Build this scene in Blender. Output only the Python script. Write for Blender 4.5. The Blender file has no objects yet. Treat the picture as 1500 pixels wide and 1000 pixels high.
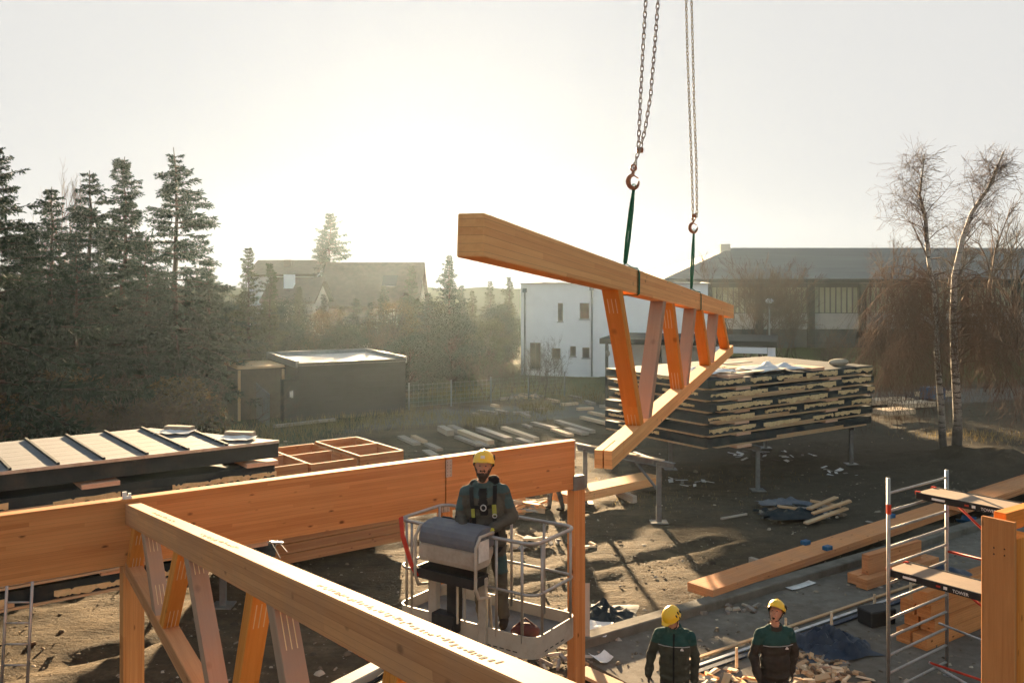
import bpy, bmesh, math, random
import numpy as np
from mathutils import Vector, Matrix, Quaternion, noise

# ------------------------------------------------------------------ camera, sky, sun, exposure
scene = bpy.context.scene
COL = scene.collection
R = math.radians
CAM_H, FPX, CX, HY = 6.3, 1350.0, 750.0, 405.0      # camera height, focal length and horizon of the 1500x1000 photograph

cam_data = bpy.data.cameras.new('camera')
cam_data.sensor_width = 36.0
cam_data.lens = FPX / 1500.0 * 36.0
cam_data.shift_y = -(500.0 - HY) / 1500.0
cam_data.clip_start = 0.1
cam_data.clip_end = 5000.0
cam = bpy.data.objects.new('camera', cam_data)
COL.objects.link(cam)
cam.location = (0, 0, CAM_H)
cam.rotation_euler = (R(90), 0, 0)
scene.camera = cam

SUN_EL, SUN_AZ = R(9.0), R(-5.0)                     # azimuth from +Y towards +X
SUN_DIR = Vector((math.sin(SUN_AZ) * math.cos(SUN_EL), math.cos(SUN_AZ) * math.cos(SUN_EL), math.sin(SUN_EL)))
world = bpy.data.worlds.new('World')
scene.world = world
world.use_nodes = True
wn = world.node_tree
wn.nodes.clear()
sky = wn.nodes.new('ShaderNodeTexSky')
sky.sky_type = 'NISHITA'
sky.sun_disc = False
sky.sun_elevation = SUN_EL
sky.sun_rotation = SUN_AZ
sky.air_density = 1.0
sky.dust_density = 2.5
sky.ozone_density = 1.5
# over-exposed milky sky: each channel rolls off to SKYMAX, c*x/sqrt(c*c+x*x)
SKYMAX = (0.985, 0.975, 0.955)
def _m(op, a, b):
    nd = wn.nodes.new('ShaderNodeMath'); nd.operation = op
    for i, v in enumerate((a, b)):
        if isinstance(v, float): nd.inputs[i].default_value = v
        else: wn.links.new(v, nd.inputs[i])
    return nd.outputs[0]
wsep = wn.nodes.new('ShaderNodeSeparateColor'); wcom = wn.nodes.new('ShaderNodeCombineColor')
wn.links.new(sky.outputs[0], wsep.inputs[0])
for _i, _c in enumerate(SKYMAX):
    _x = wsep.outputs[_i]
    _d = _m('POWER', _m('ADD', _m('MULTIPLY', _x, _x), _c * _c), 0.5)
    wn.links.new(_m('DIVIDE', _m('MULTIPLY', _x, _c), _d), wcom.inputs[_i])
bg = wn.nodes.new('ShaderNodeBackground')
bg.inputs['Strength'].default_value = 0.10
wout = wn.nodes.new('ShaderNodeOutputWorld')
wn.links.new(wcom.outputs[0], bg.inputs['Color'])
wn.links.new(bg.outputs[0], wout.inputs[0])

sun_data = bpy.data.lights.new('sun', 'SUN')
sun_data.energy = 5.0
sun_data.angle = R(1.0)
sun_data.color = (1.0, 0.72, 0.42)
sun = bpy.data.objects.new('sun', sun_data)
COL.objects.link(sun)
sun.location = SUN_DIR * 60
sun.rotation_euler = SUN_DIR.to_track_quat('Z', 'Y').to_euler()

vs = scene.view_settings
vs.view_transform = 'Standard'
vs.look = 'None'
vs.gamma = 1.0
vs.use_curve_mapping = False
vs.exposure = 3.0
scene.cycles.use_denoising = True
scene.cycles.max_bounces = 5
scene.cycles.diffuse_bounces = 3
scene.cycles.glossy_bounces = 2
scene.cycles.transmission_bounces = 3
scene.cycles.transparent_max_bounces = 8
scene.cycles.volume_bounces = 0
scene.cycles.sample_clamp_indirect = 6.0
scene.cycles.use_adaptive_sampling = True
scene.cycles.adaptive_threshold = 0.02

# ------------------------------------------------------------------ helpers
def P(px, py, d):
    """world point seen at photo pixel (px, py) standing d metres ahead of the camera"""
    return Vector(((px - CX) / FPX * d, d, CAM_H - (py - HY) / FPX * d))

def G(px, py, z=0.0):
    """world point at height z seen at photo pixel (px, py)"""
    d = (CAM_H - z) * FPX / (py - HY)
    return Vector(((px - CX) / FPX * d, d, z))

UD = Vector((0.818, 0.575, 0.0)).normalized()        # the yard's grid: along the main beam ...
VD = Vector((0.575, -0.818, 0.0)).normalized()       # ... and square to it, towards the camera
ZD = Vector((0, 0, 1))

def basis_world(o):
    m = o.matrix_basis.copy()
    while o.parent:
        o = o.parent
        m = o.matrix_basis @ m
    return m

def link(o, parent=None, M=None):
    COL.objects.link(o)
    if parent is not None:
        o.parent = parent
        if M is not None:
            o.matrix_basis = basis_world(parent).inverted() @ M
        else:
            o.matrix_basis = basis_world(parent).inverted()
    elif M is not None:
        o.matrix_basis = M
    return o

def tag(o, label=None, cat=None, group=None, kind=None):
    if label: o['label'] = label
    if cat:
        o['category'] = cat
        if not kind: o['kind'] = 'thing'
    if group: o['group'] = group
    if kind: o['kind'] = kind
    return o

def thing(name, label, cat, loc=(0, 0, 0), rz=0.0, group=None):
    o = bpy.data.objects.new(name, None)
    o.empty_display_size = 0.2
    COL.objects.link(o)
    o.matrix_basis = Matrix.Translation(Vector(loc)) @ Matrix.Rotation(rz, 4, 'Z')
    return tag(o, label, cat, group)

def frame(x, y, z, loc):
    """matrix with the given axes and origin"""
    M = Matrix.Identity(4)
    for i, a in enumerate((x, y, z)):
        for j in range(3):
            M[j][i] = a[j]
    M.translation = Vector(loc)
    return M

class MB:
    """collects geometry for ONE mesh object"""
    def __init__(s):
        s.v = []; s.f = []; s.m = []
    def add(s, vs, fs, mi=0):
        b = len(s.v)
        s.v.extend([tuple(v) for v in vs])
        s.f.extend([tuple(b + i for i in f) for f in fs])
        s.m.extend([mi] * len(fs))
        return s
    def box(s, c, h, M=None, mi=0, taper=1.0):
        c = Vector(c); vs = []
        for dz in (-1, 1):
            t = taper if dz > 0 else 1.0
            for dx, dy in ((-1, -1), (1, -1), (1, 1), (-1, 1)):
                p = c + Vector((dx * h[0] * t, dy * h[1] * t, dz * h[2]))
                vs.append(M @ p if M is not None else p)
        return s.add(vs, [(3, 2, 1, 0), (4, 5, 6, 7), (0, 1, 5, 4), (1, 2, 6, 5), (2, 3, 7, 6), (3, 0, 4, 7)], mi)
    def obox(s, p0, p1, w, h, up=ZD, mi=0):
        """bar from p0 to p1, w across, h along 'up'"""
        p0 = Vector(p0); p1 = Vector(p1)
        x = (p1 - p0); L = x.length; x.normalize()
        y = Vector(up).cross(x)
        if y.length < 1e-5: y = Vector((0, 1, 0)).cross(x)
        if y.length < 1e-5: y = Vector((1, 0, 0))
        y.normalize(); z = x.cross(y)
        return s.box((0, 0, 0), (L / 2, w / 2, h / 2), frame(x, y, z, (p0 + p1) / 2), mi)
    def tube(s, pts, r, n=8, mi=0, closed=False, cap=True):
        pts = [Vector(p) for p in pts]; k = len(pts)
        rs = list(r) if hasattr(r, '__len__') else [r] * k
        rings = []; prev = None
        for i in range(k):
            if closed: t = pts[(i + 1) % k] - pts[i - 1]
            elif i == 0: t = pts[1] - pts[0]
            elif i == k - 1: t = pts[-1] - pts[-2]
            else: t = (pts[i + 1] - pts[i]).normalized() + (pts[i] - pts[i - 1]).normalized()
            if t.length < 1e-9: t = Vector((0, 0, 1))
            t.normalize()
            if prev is None:
                a = Vector((0, 0, 1)) if abs(t.z) < 0.9 else Vector((1, 0, 0))
                u = a.cross(t).normalized()
            else:
                u = prev - t * prev.dot(t)
                if u.length < 1e-6: u = t.orthogonal()
                u.normalize()
            prev = u; w = t.cross(u)
            rings.append([pts[i] + (u * math.cos(2 * math.pi * j / n) + w * math.sin(2 * math.pi * j / n)) * rs[i] for j in range(n)])
        vs = [p for ring in rings for p in ring]; fs = []
        for i in range(k if closed else k - 1):
            a = i * n; b = ((i + 1) % k) * n
            for j in range(n):
                fs.append((a + j, a + (j + 1) % n, b + (j + 1) % n, b + j))
        if cap and not closed:
            fs.append(tuple(reversed(range(n)))); fs.append(tuple(range((k - 1) * n, k * n)))
        return s.add(vs, fs, mi)
    def ell(s, c, r, M=None, nu=14, nv=9, mi=0, v0=0.0, v1=1.0):
        vs = []; fs = []
        for i in range(nv + 1):
            th = math.pi * (v0 + (v1 - v0) * i / nv)
            for j in range(nu):
                ph = 2 * math.pi * j / nu
                p = Vector((c[0] + r[0] * math.sin(th) * math.cos(ph), c[1] + r[1] * math.sin(th) * math.sin(ph), c[2] + r[2] * math.cos(th)))
                vs.append(M @ p if M is not None else p)
        for i in range(nv):
            for j in range(nu):
                fs.append((i * nu + j, (i + 1) * nu + j, (i + 1) * nu + (j + 1) % nu, i * nu + (j + 1) % nu))
        return s.add(vs, fs, mi)
    def prism(s, poly, vec, mi=0):
        """polygon (list of points) extruded by vec"""
        n = len(poly); poly = [Vector(p) for p in poly]; vec = Vector(vec)
        vs = poly + [p + vec for p in poly]
        fs = [tuple(reversed(range(n))), tuple(range(n, 2 * n))]
        for i in range(n):
            fs.append((i, (i + 1) % n, n + (i + 1) % n, n + i))
        return s.add(vs, fs, mi)
    def mesh(s, name, mats, smooth=False, bevel=0.0, seg=1):
        me = bpy.data.meshes.new(name)
        me.from_pydata(s.v, [], s.f)
        mats = mats if isinstance(mats, (list, tuple)) else [mats]
        for m in mats: me.materials.append(m)
        if len(mats) > 1: me.polygons.foreach_set('material_index', s.m)
        bm = bmesh.new(); bm.from_mesh(me)
        bmesh.ops.recalc_face_normals(bm, faces=bm.faces)
        if bevel > 0:
            eds = [e for e in bm.edges if len(e.link_faces) == 2 and e.calc_face_angle(0) > 0.5]
            bmesh.ops.bevel(bm, geom=eds, offset=bevel, segments=seg, affect='EDGES', clamp_overlap=True)
        bm.to_mesh(me); bm.free()
        if smooth:
            me.polygons.foreach_set('use_smooth', [True] * len(me.polygons))
            if smooth == 'angle':
                try: me.set_sharp_from_angle(angle=R(40))
                except Exception: pass
        me.update()
        return me
    def build(s, name, mats, parent=None, smooth=False, bevel=0.0, seg=1, M=None):
        o = bpy.data.objects.new(name, s.mesh(name, mats, smooth, bevel, seg))
        return link(o, parent, M)

def tri_mesh(name, V, F, mats, mi=None, smooth=False):
    """fast mesh from numpy arrays of vertices and triangles"""
    me = bpy.data.meshes.new(name)
    V = np.asarray(V, dtype=np.float32); F = np.asarray(F, dtype=np.int32)
    k = F.shape[1]
    me.vertices.add(len(V)); me.vertices.foreach_set('co', V.ravel())
    me.loops.add(F.size); me.loops.foreach_set('vertex_index', F.ravel())
    me.polygons.add(len(F)); me.polygons.foreach_set('loop_start', np.arange(0, F.size, k, dtype=np.int32))
    mats = mats if isinstance(mats, (list, tuple)) else [mats]
    for m in mats: me.materials.append(m)
    if mi is not None: me.polygons.foreach_set('material_index', np.asarray(mi, dtype=np.int32))
    if smooth: me.polygons.foreach_set('use_smooth', np.ones(len(F), dtype=bool))
    me.update(calc_edges=True); me.validate()
    return me

def member(name, p0, p1, w, h, mat, parent=None, up=ZD, bevel=0.004):
    """squared timber or steel bar: its length is local X, so that the grain runs along it"""
    p0 = Vector(p0); p1 = Vector(p1)
    x = p1 - p0; L = x.length; x.normalize()
    y = Vector(up).cross(x)
    if y.length < 1e-5: y = VD.copy()
    y.normalize(); z = x.cross(y)
    return MB().box((0, 0, 0), (L / 2, w / 2, h / 2)).build(name, mat, parent, bevel=bevel, M=frame(x, y, z, (p0 + p1) / 2))

def copy_tree(o, parent=None):
    c = o.copy(); COL.objects.link(c); c.parent = parent
    for ch in list(o.children): copy_tree(ch, c)
    return c

# ------------------------------------------------------------------ materials
class NT:
    def __init__(s, name):
        s.m = bpy.data.materials.new(name); s.m.use_nodes = True
        s.t = s.m.node_tree; s.t.nodes.clear()
        s.out = s.t.nodes.new('ShaderNodeOutputMaterial')
        s.b = s.t.nodes.new('ShaderNodeBsdfPrincipled')
        s.t.links.new(s.b.outputs[0], s.out.inputs[0])
    def n(s, typ, ins=None, **props):
        nd = s.t.nodes.new('ShaderNode' + typ)
        for k, v in props.items(): setattr(nd, k, v)
        for k, v in (ins or {}).items():
            if isinstance(v, bpy.types.NodeSocket): s.t.links.new(v, nd.inputs[k])
            else: nd.inputs[k].default_value = v
        return nd
    def l(s, a, b): s.t.links.new(a, b)
    def math(s, op, a, b=0.0, c=None, clamp=False):
        ins = {0: a, 1: b}
        if c is not None: ins[2] = c
        return s.n('Math', ins, operation=op, use_clamp=clamp).outputs[0]
    def mix(s, f, a, b, blend='MIX'):
        nd = s.n('Mix', None, data_type='RGBA', blend_type=blend)
        for idx, v in ((0, f), (6, a), (7, b)):
            if isinstance(v, bpy.types.NodeSocket): s.l(v, nd.inputs[idx])
            else: nd.inputs[idx].default_value = v if idx == 0 else (tuple(v) + (1,))[:4]
        return nd.outputs[2]
    def ramp(s, f, stops, interp='LINEAR'):
        nd = s.n('ValToRGB', {0: f}); cr = nd.color_ramp; cr.interpolation = interp
        while len(cr.elements) < len(stops): cr.elements.new(0.5)
        for e, (p, c) in zip(cr.elements, stops):
            e.position = p; e.color = (tuple(c) + (1,))[:4] if hasattr(c, '__len__') else (c, c, c, 1)
        return nd.outputs[0]
    def coord(s, kind='Object', scale=(1, 1, 1), shuffle=True):
        c = s.n('TexCoord').outputs[kind]
        if shuffle:
            r = s.n('ObjectInfo').outputs['Random']
            off = s.n('CombineXYZ', {0: s.math('MULTIPLY', r, 37.0), 1: s.math('MULTIPLY', r, 91.0), 2: s.math('MULTIPLY', r, 0.0)})
            c = s.n('VectorMath', {0: c, 1: off.outputs[0]}, operation='ADD').outputs[0]
        if tuple(scale) != (1, 1, 1):
            c = s.n('VectorMath', {0: c, 1: scale}, operation='MULTIPLY').outputs[0]
        return c
    def noise(s, c, scale, detail=3.0, rough=0.55, dist=0.0):
        return s.n('TexNoise', {'Vector': c, 'Scale': scale, 'Detail': detail, 'Roughness': rough, 'Distortion': dist}).outputs['Fac']
    def bump(s, h, strength=0.3, dist=0.02):
        b = s.n('Bump', {'Height': h, 'Strength': strength, 'Distance': dist})
        s.l(b.outputs[0], s.b.inputs['Normal'])
    def base(s, c):
        if isinstance(c, bpy.types.NodeSocket): s.l(c, s.b.inputs['Base Color'])
        else: s.b.inputs['Base Color'].default_value = (tuple(c) + (1,))[:4]
    def set(s, **k):
        for a, v in k.items(): s.b.inputs[a.replace('_', ' ')].default_value = v

def plain(name, c1, c2=None, rough=0.7, metal=0.0, scale=6.0, bump=0.0, dirt=None, kind='Object', spec=None, stretch=(1, 1, 1)):
    """two-tone mottled surface with optional dirt blotches and relief"""
    t = NT(name)
    c2 = c2 or tuple(x * 0.75 for x in c1)
    co = t.coord(kind, stretch)
    f = t.noise(co, scale, 5, 0.6)
    col = t.mix(t.ramp(f, [(0.3, 0.0), (0.7, 1.0)]), c1, c2)
    if dirt:
        g = t.noise(co, scale * 0.35, 6, 0.7)
        col = t.mix(t.ramp(g, [(0.52, 0.0), (0.72, 0.85)]), col, dirt)
    t.base(col)
    t.set(Roughness=rough, Metallic=metal)
    if spec is None and metal == 0.0 and rough > 0.4: spec = 0.12
    if spec is not None: t.b.inputs['Specular IOR Level'].default_value = spec
    if bump: t.bump(t.noise(co, scale * 4, 4, 0.6), bump, 0.01)
    return t.m

def wood(name, light, dark, knot=(0.10, 0.035, 0.012), lam=0.04, knots=1.0, grey=None, rough=0.75, bump=0.12, gf=0.9):
    t = NT(name)
    co = t.coord('Object')
    sep = t.n('SeparateXYZ', {0: co})
    lamz = t.math('FLOOR', t.math('DIVIDE', sep.outputs[2], lam))
    lamc = t.n('CombineXYZ', {0: t.math('MULTIPLY', lamz, 7.31), 1: t.math('FLOOR', t.math('DIVIDE', t.math('ADD', sep.outputs[0], t.math('MULTIPLY', lamz, 1.7)), 2.9)), 2: 0.0})
    lr = t.n('TexWhiteNoise', {'Vector': lamc.outputs[0]}, noise_dimensions='3D').outputs['Value']
    warp = t.n('VectorMath', {0: co, 1: t.n('CombineXYZ', {0: t.math('MULTIPLY', lr, 13.0), 1: t.math('MULTIPLY', lr, 5.0), 2: 0.0}).outputs[0]}, operation='ADD').outputs[0]
    g1 = t.noise(t.n('VectorMath', {0: warp, 1: (0.7, 14.0, 26.0)}, operation='MULTIPLY').outputs[0], 1.6, 5, 0.6, 0.6)
    g2 = t.noise(t.n('VectorMath', {0: warp, 1: (2.0, 60.0, 90.0)}, operation='MULTIPLY').outputs[0], 2.0, 3, 0.6)
    f = t.math('ADD', t.math('MULTIPLY', g1, 0.75), t.math('ADD', t.math('MULTIPLY', g2, 0.25), t.math('MULTIPLY', t.math('SUBTRACT', lr, 0.5), 0.36)))
    col = t.ramp(f, [(0.28, light), (0.75, dark)])
    # glue lines between lamellas
    fr = t.math('ABSOLUTE', t.math('SUBTRACT', t.math('FRACT', t.math('DIVIDE', sep.outputs[2], lam)), 0.5))
    col = t.mix(t.math('MULTIPLY', t.math('GREATER_THAN', fr, 0.47), 0.35), col, knot)
    # knots
    vo = t.n('TexVoronoi', {'Vector': t.n('VectorMath', {0: warp, 1: (5.0, 7.0, 8.0)}, operation='MULTIPLY').outputs[0], 'Scale': 1.0, 'Randomness': 1.0})
    keep = t.math('GREATER_THAN', t.n('SeparateXYZ', {0: vo.outputs['Color']}).outputs[0], 0.80)
    kf = t.math('MULTIPLY', t.ramp(vo.outputs['Distance'], [(0.09, 1.0), (0.22, 0.0)]), keep)
    col = t.mix(t.math('MULTIPLY', kf, 0.8 * knots), col, knot)
    if grey:
        gg = t.noise(co, 1.7, 6, 0.65)
        col = t.mix(t.ramp(gg, [(0.35, 0.15 if gf > 0.8 else 0.0), (0.7, gf)]), col, grey)
    t.base(col)
    t.set(Roughness=rough)
    t.b.inputs['Specular IOR Level'].default_value = 0.06
    t.bump(f, bump, 0.004)
    return t.m

GLU = wood('glulam', (0.57, 0.248, 0.088), (0.40, 0.152, 0.050), knots=1.2)
GLU2 = wood('glulam_pale', (0.80, 0.41, 0.17), (0.66, 0.295, 0.11), knots=0.7)
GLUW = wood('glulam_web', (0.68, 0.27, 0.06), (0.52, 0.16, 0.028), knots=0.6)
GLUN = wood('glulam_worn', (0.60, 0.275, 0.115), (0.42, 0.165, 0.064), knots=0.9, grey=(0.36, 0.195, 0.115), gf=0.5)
GLUSKY = wood('glulam_skylit', (0.46, 0.26, 0.155), (0.33, 0.175, 0.10), knots=0.6, grey=(0.30, 0.215, 0.165))  # greyer copy of the web glulam, sky light put into its colour
PLANK = wood('plank', (0.55, 0.33, 0.16), (0.40, 0.22, 0.10), lam=0.03, grey=(0.40, 0.30, 0.20))
PLANKR = wood('plank_red', (0.42, 0.20, 0.08), (0.29, 0.125, 0.05), lam=0.05)
PLANKG = wood('plank_grey', (0.42, 0.34, 0.26), (0.26, 0.21, 0.16), lam=0.05, grey=(0.34, 0.31, 0.27), knots=0.5)
BLOCK = wood('block_pink', (0.62, 0.40, 0.27), (0.50, 0.30, 0.20), lam=0.05, knots=0.3)
PALE = wood('pale_offcut', (0.70, 0.55, 0.38), (0.58, 0.42, 0.27), lam=0.05, knots=0.3)
SLOT = plain('pale_slot', (0.85, 0.62, 0.34), rough=0.6)
DARKGAP = plain('saw_cut', (0.03, 0.015, 0.008), rough=0.9)
GALV = plain('galvanised', (0.45, 0.46, 0.47), (0.33, 0.34, 0.36), 0.42, 0.85, 9.0, dirt=(0.20, 0.18, 0.16))
ALU = plain('aluminium', (0.36, 0.34, 0.32), (0.27, 0.255, 0.24), 0.5, 0.7, 12.0, dirt=(0.35, 0.30, 0.25))
STEELG = plain('grey_steel', (0.16, 0.17, 0.17), (0.11, 0.115, 0.12), 0.55, 0.3, 8.0, dirt=(0.13, 0.09, 0.06), bump=0.1)
CHAIN = plain('chain_steel', (0.33, 0.26, 0.215), (0.24, 0.185, 0.15), 0.55, 0.4, 20.0)
CHAINY = plain('chain_brass', (0.34, 0.25, 0.11), (0.24, 0.175, 0.08), 0.55, 0.4, 20.0)
HOOK = plain('hook_paint', (0.36, 0.14, 0.07), (0.26, 0.095, 0.05), 0.45, 0.0, 14.0, dirt=(0.14, 0.08, 0.05))
SLING = plain('green_sling', (0.015, 0.11, 0.055), (0.010, 0.07, 0.04), 0.85, 0.0, 40.0, bump=0.3)
WHITEP = plain('lift_paint', (0.38, 0.345, 0.29), (0.32, 0.29, 0.24), 0.5, 0.0, 5.0, dirt=(0.21, 0.175, 0.135))
GREYP = plain('hood_paint', (0.115, 0.13, 0.15), (0.09, 0.10, 0.12), 0.6, 0.0, 7.0, dirt=(0.17, 0.17, 0.165))
BLACK = plain('black_rubber', (0.018, 0.018, 0.019), (0.03, 0.03, 0.03), 0.6, 0.0, 8.0)
REDP = plain('red_paint', (0.50, 0.045, 0.02), (0.36, 0.03, 0.015), 0.5, 0.0, 9.0)
BLUEP = plain('blue_plastic', (0.02, 0.10, 0.22), (0.015, 0.07, 0.15), 0.5, 0.0, 6.0)
PAPER = plain('paper', (0.70, 0.68, 0.64), (0.55, 0.54, 0.52), 0.8, 0.0, 8.0, dirt=(0.35, 0.33, 0.30))
FILM = plain('plastic_film', (0.55, 0.56, 0.57), (0.34, 0.36, 0.38), 0.3, 0.0, 4.0, bump=0.4)
TARP = plain('blue_tarp', (0.032, 0.046, 0.072), (0.018, 0.026, 0.042), 0.5, 0.0, 5.0, bump=0.4)
TAR = plain('tar_paper', (0.010, 0.016, 0.020), (0.020, 0.029, 0.034), 0.7, 0.0, 3.0, bump=0.5, dirt=(0.045, 0.043, 0.036))
FOAM = plain('foam_insulation', (0.66, 0.50, 0.28), (0.50, 0.36, 0.18), 0.95, 0.0, 12.0, bump=0.8)
FOAMW = plain('foam_block', (0.36, 0.31, 0.24), (0.27, 0.225, 0.17), 0.95, 0.0, 9.0, bump=0.5)
RUST = plain('rubble_brown', (0.20, 0.13, 0.08), (0.11, 0.075, 0.05), 0.95, 0.0, 8.0, bump=0.5)
STONE = plain('rubble_grey', (0.25, 0.22, 0.19), (0.15, 0.135, 0.12), 0.95, 0.0, 8.0, bump=0.5)
CONC = plain('old_concrete', (0.16, 0.145, 0.12), (0.10, 0.092, 0.075), 0.92, 0.0, 3.0, bump=0.6, dirt=(0.06, 0.05, 0.035))
# ------------------------------------------------------------------ ground
def soil_material():
    t = NT('yard_soil')
    co = t.n('TexCoord').outputs['Object']
    sep = t.n('SeparateXYZ', {0: co})
    a = t.noise(co, 0.35, 6, 0.62)
    b = t.noise(co, 2.3, 8, 0.7)
    c = t.noise(co, 16.0, 5, 0.7)
    trk = t.noise(t.n('Mapping', {'Vector': co, 'Rotation': (0, 0, R(-35)), 'Scale': (0.16, 1.5, 1.0)}).outputs[0], 1.3, 6, 0.65, 0.8)
    f = t.math('ADD', t.math('MULTIPLY', a, 0.30), t.math('ADD', t.math('MULTIPLY', b, 0.34), t.math('MULTIPLY', trk, 0.36)))
    col = t.ramp(f, [(0.36, (0.036, 0.029, 0.020)), (0.46, (0.075, 0.056, 0.035)), (0.54, (0.110, 0.081, 0.049)), (0.66, (0.165, 0.124, 0.078))])
    col = t.mix(t.ramp(c, [(0.40, 0.0), (0.75, 0.5)]), col, (0.045, 0.036, 0.024))
    fleck = t.n('TexVoronoi', {'Vector': co, 'Scale': 9.0})
    col = t.mix(t.math('MULTIPLY', t.ramp(fleck.outputs['Distance'], [(0.10, 1.0), (0.17, 0.0)]), t.math('GREATER_THAN', t.n('SeparateXYZ', {0: fleck.outputs['Color']}).outputs[0], 0.72)), col, (0.22, 0.19, 0.15))
    # darker soil under the birches and the panel stack on the right
    dark_right = t.ramp(t.math('ADD', t.math('MULTIPLY', t.math('SUBTRACT', sep.outputs[0], 4.0), 0.11), t.math('MULTIPLY', t.math('SUBTRACT', a, 0.5), 1.6)), [(0.0, 0.0), (0.45, 0.75)])
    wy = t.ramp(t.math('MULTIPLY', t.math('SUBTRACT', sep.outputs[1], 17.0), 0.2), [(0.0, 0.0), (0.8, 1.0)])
    col = t.mix(t.math('MULTIPLY', dark_right, wy), col, (0.070, 0.060, 0.045))
    # gravel track and the grassed strip beyond the yard
    trackd = t.math('ABSOLUTE', t.math('SUBTRACT', sep.outputs[1], t.math('ADD', 42.5, t.math('ADD', t.math('MULTIPLY', sep.outputs[0], 0.28), t.math('MULTIPLY', t.math('SUBTRACT', a, 0.5), 4.0)))))
    col = t.mix(t.ramp(t.math('DIVIDE', trackd, 5.0), [(0.35, 0.8), (0.6, 0.0)]), col, t.mix(c, (0.11, 0.107, 0.098), (0.17, 0.163, 0.148)))
    gm = t.ramp(t.math('ADD', t.math('MULTIPLY', t.math('SUBTRACT', t.math('SUBTRACT', sep.outputs[1], t.math('MULTIPLY', sep.outputs[0], 0.28)), 46.0), 0.25), t.math('MULTIPLY', t.math('SUBTRACT', b, 0.5), 2.0)), [(0.1, 0.0), (0.7, 1.0)])
    col = t.mix(gm, col, t.mix(b, (0.035, 0.045, 0.014), (0.085, 0.085, 0.030)))
    gl = t.ramp(t.math('ADD', t.math('MULTIPLY', t.math('ADD', sep.outputs[0], 9.5), -0.35), t.math('ADD', t.math('MULTIPLY', t.math('SUBTRACT', b, 0.5), 2.0), t.math('MULTIPLY', t.math('SUBTRACT', sep.outputs[1], 27.0), 0.12))), [(0.1, 0.0), (0.7, 1.0)])
    col = t.mix(gl, col, (0.035, 0.045, 0.016))
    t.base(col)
    t.set(Roughness=0.95)
    t.b.inputs['Specular IOR Level'].default_value = 0.04
    h = t.math('ADD', t.math('MULTIPLY', b, 1.0), t.math('ADD', t.math('MULTIPLY', c, 0.35), t.math('MULTIPLY', trk, 0.8)))
    t.bump(h, 1.0, 0.11)
    return t.m
SOIL = soil_material()

def build_ground():
    xs = np.concatenate([np.linspace(-118, -40, 8)[:-1], np.linspace(-40, -14, 24)[:-1], np.linspace(-14, 20, 190)[:-1], np.linspace(20, 50, 26)[:-1], np.linspace(50, 118, 8)])
    ys = np.concatenate([np.linspace(-25, 4, 12)[:-1], np.linspace(4, 46, 220)[:-1], np.linspace(46, 100, 50)[:-1], np.linspace(100, 138, 6)])
    V = []
    for y in ys:
        for x in xs:
            z = 0.0
            if -40 < x < 50 and 4 < y < 100:
                z = 0.05 * noise.noise((x * 0.5, y * 0.5, 1.0)) + 0.035 * noise.noise((x * 1.6, y * 1.6, 4.0)) + 0.02 * noise.noise((x * 4.5, y * 4.5, 9.0))
                # ruts along the yard
                s = x * VD.x + y * VD.y
                z += 0.02 * math.sin(s * 3.1 + 1.2 * noise.noise((x * 0.2, y * 0.2, 3.0)))
                al = x * UD.x + y * UD.y
                for s0, amp in ((-15.2, 1.0), (-17.0, 1.0), (-19.6, 0.8), (-21.4, 0.8), (-12.4, 0.9), (-10.6, 0.9)):
                    q = s - s0 - 0.5 * math.sin(al * 0.18 + s0) - 0.25 * noise.noise((al * 0.4, s0, 2.0))
                    z += amp * (-0.07 * math.exp(-(q / 0.20) ** 2) + 0.045 * math.exp(-((abs(q) - 0.36) / 0.15) ** 2)) * (0.6 + 0.6 * noise.noise((al * 0.7, s0, 6.0)))
                z -= 0.03
                # earth heaped round the birches and on the right
                z += 0.55 * math.exp(-(((x - 15.6) / 3.2) ** 2 + ((y - 30.8) / 1.6) ** 2)) * (1 + 0.5 * noise.noise((x * 1.3, y * 1.3, 2.0)))
                z += 0.25 * math.exp(-(((x - 9.7) / 2.4) ** 2 + ((y - 22.6) / 0.9) ** 2))
                # flat under the slab
                q = Vector((x, y, 0)) - K0
                if q.dot(VD) > -0.25 and q.dot(UD) > -0.8: z = min(z, -0.02)
            V.append((x, y, z))
    nx, ny = len(xs), len(ys)
    F = [(j * nx + i, j * nx + i + 1, (j + 1) * nx + i + 1, (j + 1) * nx + i) for j in range(ny - 1) for i in range(nx - 1)]
    o = bpy.data.objects.new('ground', tri_mesh('ground', V, F, SOIL, smooth=True))
    link(o); tag(o, kind='structure')
K0 = G(846, 951)
build_ground()

def slab_material():
    t = NT('slab_concrete')
    co = t.n('TexCoord').outputs['Object']
    a = t.noise(co, 0.6, 7, 0.65); b = t.noise(co, 5.0, 7, 0.7); c = t.noise(co, 30.0, 4, 0.7)
    f = t.math('ADD', t.math('MULTIPLY', a, 0.5), t.math('MULTIPLY', b, 0.5))
    col = t.ramp(f, [(0.34, (0.075, 0.064, 0.050)), (0.5, (0.125, 0.110, 0.090)), (0.66, (0.185, 0.166, 0.140))])
    col = t.mix(t.ramp(c, [(0.5, 0.0), (0.8, 0.4)]), col, (0.08, 0.065, 0.05))
    t.base(col); t.set(Roughness=0.9); t.b.inputs['Specular IOR Level'].default_value = 0.06
    t.bump(t.math('ADD', t.math('MULTIPLY', b, 0.6), t.math('MULTIPLY', c, 0.4)), 0.35, 0.02)
    return t.m
SLABM = slab_material()
SLAB_Z = 0.05
def build_slab():
    m = MB()
    a = K0 - UD * 0.25 + VD * 0.10
    p = [a, a + UD * 24, a + UD * 24 + VD * 16, a + VD * 16]
    m.prism([(q.x, q.y, -0.06) for q in p], (0, 0, 0.06 + SLAB_Z))
    tag(m.build('floor_slab', SLABM), kind='structure')
build_slab()
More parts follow.
